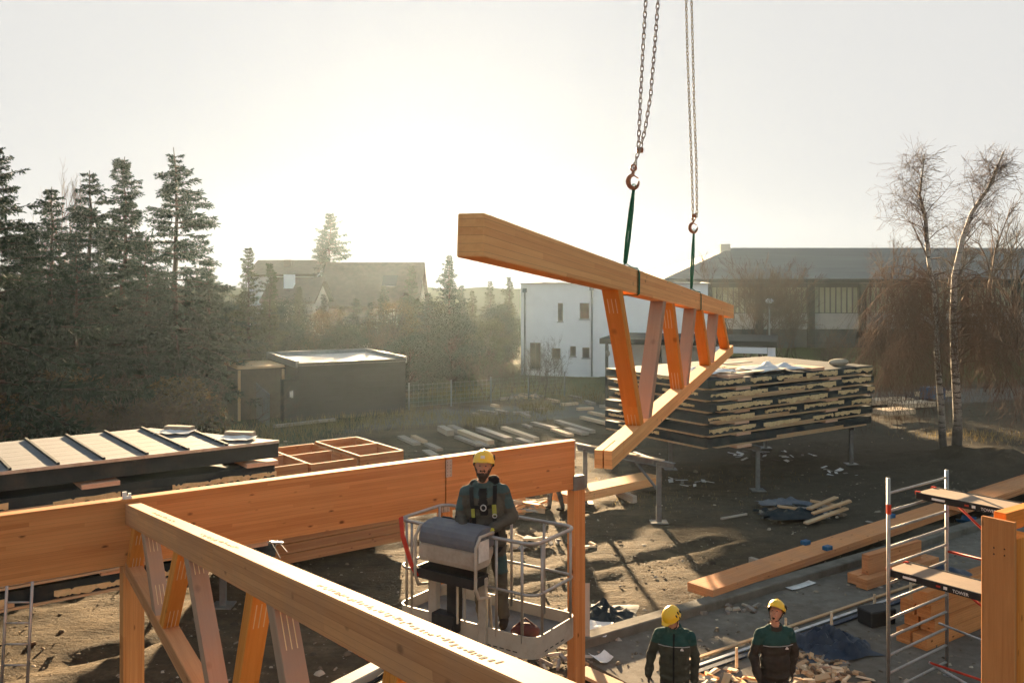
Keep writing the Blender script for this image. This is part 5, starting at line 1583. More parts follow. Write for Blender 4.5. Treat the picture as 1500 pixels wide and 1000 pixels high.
def cloth(name, label, cat, c, rx, ry, h, mat, seed, nx=18, rough=1.0, rz=0.0):
    m = MB(); vs = []; fs = []; rnd = random.Random(seed)
    for j in range(nx + 1):
        for i in range(nx + 1):
            u, v = i / nx * 2 - 1, j / nx * 2 - 1
            k = 1 + 0.35 * noise.noise((u * 1.5, v * 1.5, seed))
            x, y = u * rx * k, v * ry * k
            f = max(0.0, 1 - u * u * 0.9) * max(0.0, 1 - v * v * 0.9)
            n1 = abs(noise.noise((u * 2.6, v * 2.6, seed + 2.0))); n2 = abs(noise.noise((u * 6.5, v * 6.5, seed + 8.0)))
            vs.append((x * math.cos(rz) - y * math.sin(rz) + c[0], x * math.sin(rz) + y * math.cos(rz) + c[1], c[2] + 0.008 + f * h * (0.35 + 1.1 * n1 + 0.45 * n2 * rough)))
    for j in range(nx):
        for i in range(nx): a = j * (nx + 1) + i; fs.append((a, a + 1, a + nx + 2, a + nx + 1))
    m.add(vs, fs); return tag(m.build(name, mat, smooth='angle'), label, cat)
SZ = SLAB_Z
cloth('tarpaulin', 'crumpled dark blue tarpaulin heaped behind the right worker', 'tarpaulin', G(1218, 950, SZ), 0.66, 0.5, 0.36, TARP, 5, 22, 1.2, 0.3)
heap('offcut_heap', 'heap of small wood offcuts on the slab right of the worker', 'offcuts', G(1216, 996, SZ), 0.62, 0.5, 0.16, 70, [PLANK, PALE, PLANK, GLUSKY, RUST], 0.15, 3, 0.5)
heap('offcut_heap', 'brown rubble and scraps below the blue tarpaulin', 'rubble', G(1190, 968, SZ), 0.6, 0.35, 0.08, 60, [RUST, RUST, PLANK, STONE], 0.11, 4, 0.5)
heap('offcut_heap', 'scattered flat wood offcuts on the slab between the two workers', 'offcuts', G(1080, 995, SZ), 0.6, 0.35, 0.05, 26, [PLANK, PALE, GLU2], 0.17, 6, 0.35)
heap('offcut_heap', 'small offcuts beside the boots of the worker with bowed head', 'offcuts', G(1025, 1003, SZ), 0.35, 0.25, 0.05, 14, [PALE, PLANK, FOAMW], 0.13, 7, 0.5)
heap('scrap_heap', 'heap of old planks and dark film on the soil in front of the right stack', 'scrap heap', G(1175, 752), 1.2, 0.5, 0.25, 55, [RUST, TAR, PLANKG, TAR, STONE], 0.26, 9, 0.35)
cloth('plastic_film', 'dark film lying in the scrap heap in front of the right stack', 'film', G(1165, 755, 0.1), 0.9, 0.4, 0.22, TAR, 6)
cloth('plastic_film', 'grey film on the left of the scrap heap in front of the right stack', 'film', G(1150, 737, 0.08), 0.7, 0.25, 0.15, GREYP, 16)
for i, (x0, y0, x1, y1, z0, z1) in enumerate(((1190, 752, 1246, 733, .25, .55), (1180, 766, 1240, 744, .2, .35), (1140, 741, 1190, 748, .3, .15), (1187, 733, 1232, 741, .3, .2), (1185, 745, 1225, 728, .3, .35))):
    o = member('old_plank', G(x0, y0, z0), G(x1, y1, z1), 0.14, 0.05, PLANK); tag(o, 'old plank sticking out of the scrap heap on the soil', 'plank', 'planks in the scrap heap')
laid('old_stick', 'thin pale stick on the dark soil left of the scrap heap', 1056, 758, 1094, 751, 0.06, 0.05, 0.07, PLANKG, 'stick')
# strips running across the slab, stakes and sheets
for k, (dv, lab, mt, w) in enumerate(((0.0, 'long grey metal strip lying along the slab', GALV, 0.07), (0.16, 'long dark blue strip lying along the slab beside the metal one', TARP, 0.10), (-0.22, 'long brown lath lying along the slab behind the metal strip', PLANK, 0.07))):
    a = G(1000, 982, SZ + 0.03) + VD * dv; b = a + UD * (9.6 - 0.8 * k)
    tag(member('floor_strip', a, b, w, 0.03, mt), lab, 'strip')
for k, (px, py, h, lab) in enumerate(((1079, 978, .33, 'short white stake on the slab just left of the right worker'), (1151, 925, .25, 'short white stake on the slab behind the right worker'), (1218, 918, .28, 'short white stake behind the blue tarpaulin'), (1281, 893, .3, 'short white stake left of the scaffold foot'), (1334, 870, .3, 'short white stake seen through the scaffold'))):
    q = G(px, py, SZ); tag(MB().box((0, 0, h / 2), (0.022, 0.022, h / 2), taper=0.8).build('marker_stake', PALE, None, M=Matrix.Translation(q)), lab, 'stake')
def paper(label, px, py, w, l, rz, z=SZ, mat=PAPER, name='paper_sheet', cat='paper', curl=0.03):
    q = G(px, py, z); m = MB(); vs = []; fs = []
    for j in range(6):
        for i in range(6):
            u, v = i / 5 - 0.5, j / 5 - 0.5
            vs.append((u * w, v * l, 0.012 + curl * (u * u * 4 + 0.4 * v * v) + 0.02 * abs(noise.noise((u * 4, v * 4, px)))))
    for j in range(5):
        for i in range(5): a = j * 6 + i; fs.append((a, a + 1, a + 7, a + 6))
    m.add(vs, fs); return tag(m.build(name, mat, None, M=Matrix.Translation(q) @ Matrix.Rotation(rz, 4, 'Z')), label, cat)
paper('pale flattened sheet on the slab below the long flat beam', 1165, 856, 0.75, 0.45, 0.6, curl=0.02)
paper('white paper sheet on the slab just right of the post', 880, 967, 0.30, 0.32, 0.4, curl=0.08)
paper('large white board scrap among the debris right of the post', 876, 922, 0.42, 0.7, -0.3, 0.15, curl=0.02)
paper('folded blue and white packaging by the small beam stack', 1258, 824, 0.5, 0.3, 0.3, mat=FILM, name='packaging', cat='packaging')
paper('blue packaging scrap on the slab below the scaffold platform', 1415, 768, 0.5, 0.35, 0.8, mat=BLUEP, name='packaging', cat='packaging', curl=0.15)
cloth('plastic_film', 'black crumpled film right of the post on the soil', 'film', G(880, 905, 0.02), 0.7, 0.6, 0.25, TAR, 21, 18, 1.4)
heap('rubble_heap', 'stones and broken scraps beside the post foot', 'rubble', G(875, 930, 0.0), 0.7, 0.6, 0.12, 45, [STONE, RUST, PLANKG, TAR, PAPER], 0.13, 12, 0.5)
heap('rubble_heap', 'rubble and offcuts on the soil below the basket edge', 'rubble', G(800, 965, 0.0), 1.0, 0.5, 0.08, 45, [STONE, RUST, PLANKG, PLANK], 0.14, 13, 0.5)
heap('rubble_heap', 'small grey lumps along the foot of the kerb', 'rubble', G(1060, 893, SZ), 1.1, 0.25, 0.06, 26, [STONE, FOAMW, STONE, RUST], 0.12, 14, 0.7)
heap('rubble_heap', 'low rubble mound on the far side of the track', 'rubble', G(770, 583), 0.9, 0.5, 0.3, 50, [STONE, PALE, PLANKG], 0.25, 15, 0.5)
heap('rubble_heap', 'pale boards and scraps on the ground behind the worker in the basket', 'rubble', G(790, 795, 0.0), 1.3, 0.6, 0.06, 18, [PLANKG, STONE, PALE], 0.25, 17, 0.2)
heap('rubble_heap', 'wood scraps under the beam by the fourth worker', 'offcuts', G(755, 745, 0.0), 0.8, 0.5, 0.35, 30, [PLANK, PLANKG, GLU2], 0.4, 18, 0.35)
o = MB().box((0, 0, 0.14), (0.28, 0.18, 0.14), taper=1.05).build('bucket_box', BLACK, None, bevel=0.02, M=Matrix.Translation(G(1284, 912, SZ)) @ Matrix.Rotation(0.4, 4, 'Z')); tag(o, 'small dark box left of the scaffold foot', 'box')
laid('plank', 'broad brown plank on the soil at the foot of the right basket post', 850, 978, 905, 1003, 0.3, 0.06, 0.1, PLANK, 'plank')
tag(member('leaning_plank', G(857, 950, 0.02), G(857, 950, 0.0) + Vector((0.03, 0.35, 1.0)), 0.16, 0.03, PLANKG), 'grey plank leaning beside the post among the debris', 'plank')

for k, (px, py, rx, ry, n, lab) in enumerate(((1130, 668, 1.6, 1.2, 26, 'torn pale film scraps on the dark soil under the right stack'), (1240, 690, 2.0, 0.8, 16, 'torn pale film scraps on the dark soil near the far trestle leg'), (985, 705, 1.3, 0.7, 14, 'pale scraps on the soil beyond the near trestle'))):
    heap('film_scraps', lab, 'scraps', G(px, py), rx, ry, 0.0, n, [FILM, PAPER, STONE, FILM], 0.2, 40 + k, 0.12)
def chips():
    rng = np.random.default_rng(9); n = 4200
    py = 1 / rng.uniform(1 / 1010.0, 1 / 640.0, n); px = rng.uniform(-20, 1520, n)
    d = CAM_H * FPX / (py - HY); X = (px - CX) / FPX * d
    c = np.stack([X, d, np.zeros(n)], 1)
    q = c - np.array(K0); on = ((q @ np.array(VD)) > 0.3) & ((q @ np.array(UD)) > 0)
    c[:, 2] = np.where(on, SLAB_Z + 0.004, -0.015)
    s = np.exp(rng.normal(size=n) * 0.55) * 0.019; s = np.minimum(s, 0.085)
    az = rng.uniform(0, 6.283, n); asp = rng.uniform(0.3, 1.0, n)
    ux = np.stack([np.cos(az), np.sin(az), rng.normal(size=n) * 0.15], 1) * s[:, None]
    uy = np.stack([-np.sin(az), np.cos(az), rng.normal(size=n) * 0.15], 1) * (s * asp)[:, None]
    uz = np.stack([rng.normal(size=n) * 0.1, rng.normal(size=n) * 0.1, np.ones(n)], 1) * (s * rng.uniform(0.25, 0.8, n))[:, None]
    vs = np.stack([c - ux - uy * 0.8, c + ux - uy, c + ux * 0.9 + uy, c - ux + uy * 0.7, c + uz - ux * 0.6 - uy * 0.5, c + uz + ux * 0.5 - uy * 0.6, c + uz + ux * 0.6 + uy * 0.5, c + uz - ux * 0.5 + uy * 0.6], 1).reshape(-1, 3)
    f = np.array([[4, 5, 6, 7], [0, 1, 5, 4], [1, 2, 6, 5], [2, 3, 7, 6], [3, 0, 4, 7]])
    F = (np.arange(n)[:, None, None] * 8 + f[None]).reshape(-1, 4)
    t = NT('stone_chips'); r = t.n('NewGeometry').outputs['Random Per Island']
    t.base(t.ramp(r, [(0.0, (0.05, 0.04, 0.03)), (0.5, (0.14, 0.11, 0.075)), (0.85, (0.24, 0.20, 0.15)), (1.0, (0.36, 0.31, 0.24))])); t.set(Roughness=0.95); t.b.inputs['Specular IOR Level'].default_value = 0.05
    o = bpy.data.objects.new('gravel', tri_mesh('gravel', vs, F, t.m)); link(o); tag(o, 'loose stones, chips and splinters strewn over the soil', 'gravel', kind='stuff')
chips()

# ------------------------------------------------------------------ scaffold
def text_mesh(s, size, mat):
    cu = bpy.data.curves.new('lettering', 'FONT'); cu.body = s; cu.size = size; cu.extrude = 0.0008; cu.align_x = 'LEFT'
    o = bpy.data.objects.new('lettering_tmp', cu); COL.objects.link(o)
    dg = bpy.context.evaluated_depsgraph_get(); me = bpy.data.meshes.new_from_object(o.evaluated_get(dg)); me.name = 'lettering'
    bpy.data.objects.remove(o); bpy.data.curves.remove(cu)
    me.materials.clear(); me.materials.append(mat)
    return me

def scaffold():
    dA, dB = 13.4, 14.45
    A = P(1301.5, 700, dA); B = P(1387, 688, dB)
    zt = max(A.z, B.z); z0 = SLAB_Z
    t = thing('scaffold_tower', 'aluminium scaffold tower with two platforms and red braces at the right', 'scaffold', (A.x, A.y, z0))
    e = (Vector((B.x, B.y, 0)) - Vector((A.x, A.y, 0))); wid = e.length; e.normalize()
    f = Vector((e.y, -e.x, 0))                              # towards the camera's right, where the other frame stands
    span = 2.45
    a0 = Vector((A.x, A.y, 0)); b0 = Vector((B.x, B.y, 0))
    for k in range(2):
        o = f * span * k
        for p, h in ((a0, A.z), (b0, B.z)):
            st = MB().tube([p + o + ZD * (z0 + 0.06), p + o + ZD * h], 0.027, 10).build('upright', ALU, t, smooth=True)
            MB().tube([p + o + ZD * z0, p + o + ZD * (z0 + 0.01), p + o + ZD * (z0 + 0.012), p + o + ZD * (z0 + 0.07)], [0.06, 0.06, 0.018, 0.018], 8).build('foot', STEELG, st)
            if k == 0:
                MB().box(tuple(p + ZD * (h - 0.45)), (0.0285, 0.0285, 0.07)).build('sticker', REDP if p is a0 else BLUEP, st)
        n = 12
        for i in range(n):
            z = z0 + 0.22 + i * 0.262
            if z > zt - 0.08: break
            MB().tube([a0 + o + ZD * z, b0 + o + ZD * z], 0.020, 8).build('rung', ALU, t, smooth=True)
    WHITE = plain('letter_white', (0.75, 0.75, 0.73), rough=0.6)
    DECKP = plain('platform_ply', (0.34, 0.25, 0.18), (0.26, 0.19, 0.135), 0.8, 0, 2.0, dirt=(0.20, 0.155, 0.12), bump=0.2)
    for (u0, z, txt) in ((0.50 * wid, 3.02, 'TOWER'), (0.02 * wid, 2.02, 'TOWER')):
        pw = 0.60; c = a0 + e * (u0 + pw / 2)
        M = frame(f, -e, ZD, c + ZD * z)                    # local x along the platform, y away from e
        M = frame(f, e, -ZD, c + ZD * z) if False else frame(f, f.cross(ZD) * -1, ZD, c + ZD * z)
        d = MB().box((span / 2, 0, 0), (span / 2 + 0.05, pw / 2 - 0.03, 0.008)).build('platform', DECKP, t, M=M)
        for sgn in (-1, 1):
            MB().box((span / 2, sgn * (pw / 2 - 0.015), -0.035), (span / 2 + 0.05, 0.014, 0.05)).build('side_rail', BLACK, d, M=M, bevel=0.003)
        # the rail towards the camera carries white lettering and a pale label
        near = -1 if (M.to_3x3() @ Vector((0, -1, 0))).dot(Vector((-c.x, -c.y, 0))) > 0 else 1
        yy = near * (pw / 2 + 0.0005)
        tm = text_mesh(txt, 0.062, WHITE)
        Y = M.to_3x3() @ Vector((0, near, 0))
        ML = frame(f, ZD, Y, M @ Vector((0.92, yy, -0.066)))
        if ML.determinant() < 0: ML = frame(-f, ZD, Y, M @ Vector((1.25, yy, -0.066)))
        o = bpy.data.objects.new('lettering', tm); link(o, d, ML)
        MB().box((0.30, yy + near * 0.001, -0.036), (0.10, 0.001, 0.016)).build('label', WHITE, d, M=M)
        MB().box((0.82, yy + near * 0.001, -0.036), (0.026, 0.001, 0.02)).build('label', WHITE, d, M=M)
        MB().box((0.72, yy + near * 0.001, -0.036), (0.03, 0.001, 0.012)).build('label', REDP, d, M=M)
        for sgn in (-1, 1): MB().box((-0.05, sgn * (pw / 2 - 0.06), 0.0), (0.035, 0.022, 0.024)).build('hook', REDP, d, M=M)
    def brace(p, q, mat, r=0.019): MB().tube([p, q], r, 8).build('brace', mat, t, smooth=True)
    b1 = b0; a1 = a0
    brace(b1 + ZD * 2.88, b1 + f * span + ZD * 1.0, REDP)
    brace(b1 + ZD * 1.62 - e * 0.05, b1 + f * span - e * 0.05 + ZD * 0.25, REDP)
    brace(b1 - e * 0.55 + ZD * 0.40, b1 - e * 0.55 + f * span + ZD * 0.40, REDP)
    brace(b1 + ZD * 2.0, b1 + f * span + ZD * 2.0, REDP)
    brace(b1 - e * 0.25 + ZD * 0.93, b1 - e * 0.25 + f * span + ZD * 0.70, GALV)
    brace(b1 - e * 0.55 + ZD * 0.40, b1 + f * 1.1 - e * 0.4 + ZD * 0.06, GALV, 0.024)
scaffold()
# ------------------------------------------------------------------ lift basket
def round_rect(x0, x1, y0, y1, r, n=5):
    pts = []
    for cx, cy, a0 in ((x1 - r, y0 + r, -90), (x1 - r, y1 - r, 0), (x0 + r, y1 - r, 90), (x0 + r, y0 + r, 180)):
        for i in range(n + 1):
            a = R(a0 + 90 * i / n); pts.append((cx + r * math.cos(a), cy + r * math.sin(a)))
    return pts
BASK_Z = 2.40
def lift():
    FL = Vector((-1.31, 10.65, 0)); ex = Vector((1.55, -1.05, 0)).normalized(); ey = Vector((-ex.y, ex.x, 0))
    M = frame(ex, ey, ZD, FL + ZD * BASK_Z)
    t = thing('lift_basket', 'boom lift work basket with grey control hood carrying the worker', 'lift basket', FL + ZD * (BASK_Z - 0.1))
    L, W, H = 1.87, 0.85, 1.10
    rr = round_rect(0, L, 0, W, 0.13)
    # top rail is open where the console sits: front right part, round the back, to the front left
    def rail(z, r, name, openx=None):
        pts = [(x, y, z) for x, y in rr]
        m = MB(); m.tube(pts, r, 8, closed=True); m.build(name, ALU, t, smooth=True, M=M)
    rail(H, 0.021, 'top_rail'); rail(0.56, 0.016, 'mid_rail')
    for (x, y) in ((0.02, 0.12), (0.02, W - 0.12), (0.5, W), (1.0, W), (1.45, W), (L, W - 0.12), (L, 0.14), (L - 0.16, 0.0), (1.38, 0.0), (0.2, 0.0)):
        MB().tube([(x, y, 0.05), (x, y, H)], 0.016, 8).build('upright', ALU, t, smooth=True, M=M)
    fl = MB(); fl.prism([(x, y, -0.04) for x, y in rr], (0, 0, 0.04)); fl.build('floor', STEELG, t, M=M)
    tb = MB(); vs = []; fs = []; n = len(rr)
    for i, (x, y) in enumerate(rr):
        k = 1.0 if i < n else 0
        ox = (x - L / 2) / (L / 2) * 0.014; oy = (y - W / 2) / (W / 2) * 0.014
        vs += [(x, y, -0.10), (x, y, 0.13), (x + ox, y + oy, 0.13), (x + ox, y + oy, -0.10)]
    for i in range(n):
        for k in range(4): fs.append((i * 4 + k, i * 4 + (k + 1) % 4, ((i + 1) % n) * 4 + (k + 1) % 4, ((i + 1) % n) * 4 + k))
    tb.add(vs, fs); tb.build('toe_board', WHITEP, t, M=M, smooth='angle')
    sl = MB()
    for i in range(9): sl.box((0.95 + i * 0.085, -0.0155, -0.055), (0.028, 0.001, 0.006))
    for i in range(4): sl.box((L + 0.0155, 0.2 + i * 0.11, -0.055), (0.001, 0.03, 0.006))
    tag(sl.build('drain_slots', BLACK, t, M=M), kind='stuff')
    # control console: rounded grey hood over a pale housing
    x0, x1 = 0.50, 1.28
    prof = []
    for i in range(11):
        a = R(175 - i * 15.5); prof.append((0.02 + 0.21 * -math.cos(a) * -1 - 0.05, 1.14 + 0.20 * math.sin(a)))
    prof = [(-0.24, 1.03), (-0.245, 1.10), (-0.235, 1.18), (-0.205, 1.245), (-0.155, 1.29), (-0.09, 1.31), (0.04, 1.315), (0.09, 1.30), (0.11, 1.26), (0.11, 1.03)]
    prof = [(y, 0.80 + (z - 0.80) * 0.77) for y, z in prof]
    m = MB(); m.prism([(x0, y, z) for y, z in prof], (x1 - x0, 0, 0)); hood = m.build('console_hood', GREYP, t, M=M, bevel=0.012, seg=2)
    m = MB(); m.prism([(x0 + 0.004, y, z) for y, z in ((-0.236, 0.78), (-0.25, 0.83), (-0.247, 0.975), (0.10, 0.975), (0.10, 0.90), (0.02, 0.78))], (x1 - x0 - 0.008, 0, 0)); m.build('console_housing', WHITEP, t, M=M, bevel=0.012, seg=2)
    m = MB(); m.prism([(x1 + 0.001, -0.19, 0.86), (x1 + 0.001, 0.0, 0.86), (x1 + 0.001, 0.0, 1.08), (x1 + 0.001, -0.19, 1.08)], (0.003, 0, 0)); m.build('paper_notice', PAPER, hood, M=M)
    m = MB(); m.box(((x0 + x1) / 2, 0.125, 1.16), (0.34, 0.014, 0.03)); m.tube([(x1 - 0.28, 0.05, 1.18), (x1 - 0.28, 0.05, 1.26)], 0.014, 8); m.tube([(x0 + 0.3, 0.05, 1.18), (x0 + 0.3, 0.05, 1.25)], 0.014, 8); m.build('levers', BLACK, hood, M=M)
    # side frames of the console
    for x in (x0 - 0.02, x1 + 0.025):
        m = MB(); m.tube([(x, 0.05, 1.14), (x, -0.19, 1.14), (x, -0.27, 1.04), (x, -0.275, 0.62), (x, -0.22, 0.50), (x, -0.02, 0.46), (x, 0.02, 0.03)], 0.018, 8); m.build('console_frame', WHITEP, t, smooth=True, M=M)
    tr = MB(); tr.box((0.84, -0.11, 0.60), (0.41, 0.14, 0.012)); tr.box((0.84, -0.245, 0.64), (0.41, 0.012, 0.05)); tr.box((0.84, 0.02, 0.64), (0.41, 0.012, 0.05)); tr.box((0.435, -0.11, 0.64), (0.012, 0.13, 0.05)); tr.box((1.245, -0.11, 0.64), (0.012, 0.13, 0.05)); tr.build('tool_tray', BLACK, t, M=M)
    m = MB(); m.box((1.22, -0.02, 0.28), (0.05, 0.03, 0.38)); m.build('gate_plate', WHITEP, t, M=M, bevel=0.01)
    m = MB(); m.box((0.55, -0.03, 0.25), (0.06, 0.04, 0.34)); m.build('support_plate', WHITEP, t, M=M, bevel=0.01)
    m = MB(); m.box((0.83, -0.02, 0.36), (0.085, 0.04, 0.22)); m.box((0.76, -0.08, 0.10), (0.15, 0.08, 0.10)); m.build('cable_box', BLACK, t, M=M, bevel=0.01)
    for x in (0.93, 1.03): MB().tube([(x, -0.1, 0.58), (x, -0.1, 0.12)], 0.014, 6).build('stay', WHITEP, t, M=M)
    # red strap from the corner of the rail
    m = MB(); ribbon(m, [M @ Vector(p) for p in ((0.06, -0.03, 1.14), (0.20, -0.16, 0.98), (0.40, -0.25, 0.72), (0.50, -0.26, 0.60))], ex, 0.055, 0.006); m.build('red_strap', REDP, t)
    # boom: jib links, hoses and the arm leading down to the left, out of the picture
    b = thing('lift_boom', 'pale boom arm with black hoses reaching up to the basket from below', 'boom', (-3.3, 7.0, 0))
    A0 = M @ Vector((0.78, -0.05, -0.20)); A1 = P(540, 960, 9.2); A2 = P(310, 1135, 8.2)
    MB().box((0.80, 0.1, -0.15), (0.24, 0.24, 0.09), M).build('basket_mount', WHITEP, b, bevel=0.01)
    sd = (A1 - A0).cross(ZD).normalized()
    for k, o in enumerate((-0.21, 0.19)):
        member('jib_link', A0 + sd * o + ZD * 0.04, A2 + sd * o + ZD * 0.04, 0.19, 0.16, WHITEP, b, bevel=0.012)
    member('jib_ram', A0 - ZD * 0.12, A2 - ZD * 0.12, 0.09, 0.09, STEELG, b)
    for k in range(3):
        m = MB(); pts = []
        for i in range(14):
            f = i / 13; q = A0.lerp(A2, f) + sd * (0.02 + 0.03 * k - 0.03) + ZD * (0.10 + 0.10 * math.sin(f * 9 + k) * (0.4 + 0.6 * f)); pts.append(q)
        m.tube(pts, 0.013, 6); m.build('hose', BLACK, b, smooth=True)
    A3 = Vector((A2.x - 0.4, A2.y - 0.4, 0.45))
    member('main_boom', A2, A3, 0.26, 0.30, WHITEP, b, bevel=0.015)
    MB().box((A3.x, A3.y, 0.25), (0.8, 0.5, 0.25)).build('turret', WHITEP, b, bevel=0.03)
    g = MB(); q = M @ Vector((1.62, 0.20, 0.09)); g.ell(q, (0.16, 0.09, 0.09)); g.tube([q + Vector((-0.1, 0, 0.06)), q + Vector((0, 0, 0.14)), q + Vector((0.1, 0, 0.06))], 0.012, 6)
    tag(g.build('tool_bag', plain('bag_red', (0.10, 0.03, 0.025), (0.05, 0.03, 0.03), 0.8), smooth=True), 'small dark red tool bag in the right end of the basket', 'bag')
lift()

# ------------------------------------------------------------------ people
CLOTH = lambda n, c, c2=None: plain(n, c, c2 or tuple(x * 0.65 for x in c), 0.92, 0.0, 9.0, bump=0.4)
JACKET = CLOTH('jacket_grey', (0.070, 0.066, 0.054), (0.048, 0.047, 0.040))
JACKETB = CLOTH('jacket_olive', (0.052, 0.055, 0.042)); SHIRT = CLOTH('sweater_brown', (0.042, 0.036, 0.030))
TEAL = CLOTH('yoke_teal', (0.040, 0.078, 0.084), (0.030, 0.058, 0.063)); TEALG = CLOTH('yoke_green', (0.022, 0.066, 0.059), (0.016, 0.048, 0.044))
TROUS = CLOTH('work_trousers', (0.075, 0.068, 0.055), (0.05, 0.046, 0.038)); DTROUS = CLOTH('dark_trousers', (0.035, 0.035, 0.035))
SKIN = plain('skin', (0.46, 0.24, 0.155), (0.40, 0.195, 0.12), 0.55, 0, 14.0)
HAIR = plain('dark_hair', (0.035, 0.022, 0.015), (0.02, 0.013, 0.009), 0.8, 0, 40.0, bump=0.8)
SHOE = plain('work_boots', (0.035, 0.025, 0.018), (0.022, 0.017, 0.013), 0.8, 0, 10.0)
GLOVEY = plain('yellow_glove', (0.46, 0.44, 0.05), (0.33, 0.31, 0.05), 0.8, 0, 20.0); GLOVED = plain('dark_glove', (0.05, 0.045, 0.04), rough=0.85)
HELMET = plain('yellow_helmet', (0.72, 0.47, 0.015), (0.62, 0.39, 0.012), 0.35, 0, 3.0); EYE = plain('eye_dark', (0.02, 0.015, 0.012), rough=0.3)
COLLAR = CLOTH('collar_black', (0.018, 0.018, 0.018)); STRAP = CLOTH('harness_black', (0.012, 0.013, 0.015)); STRAPY = CLOTH('harness_yellow', (0.30, 0.32, 0.06))
SILVER = plain('steel_ring', (0.55, 0.55, 0.55), rough=0.35, metal=0.9)

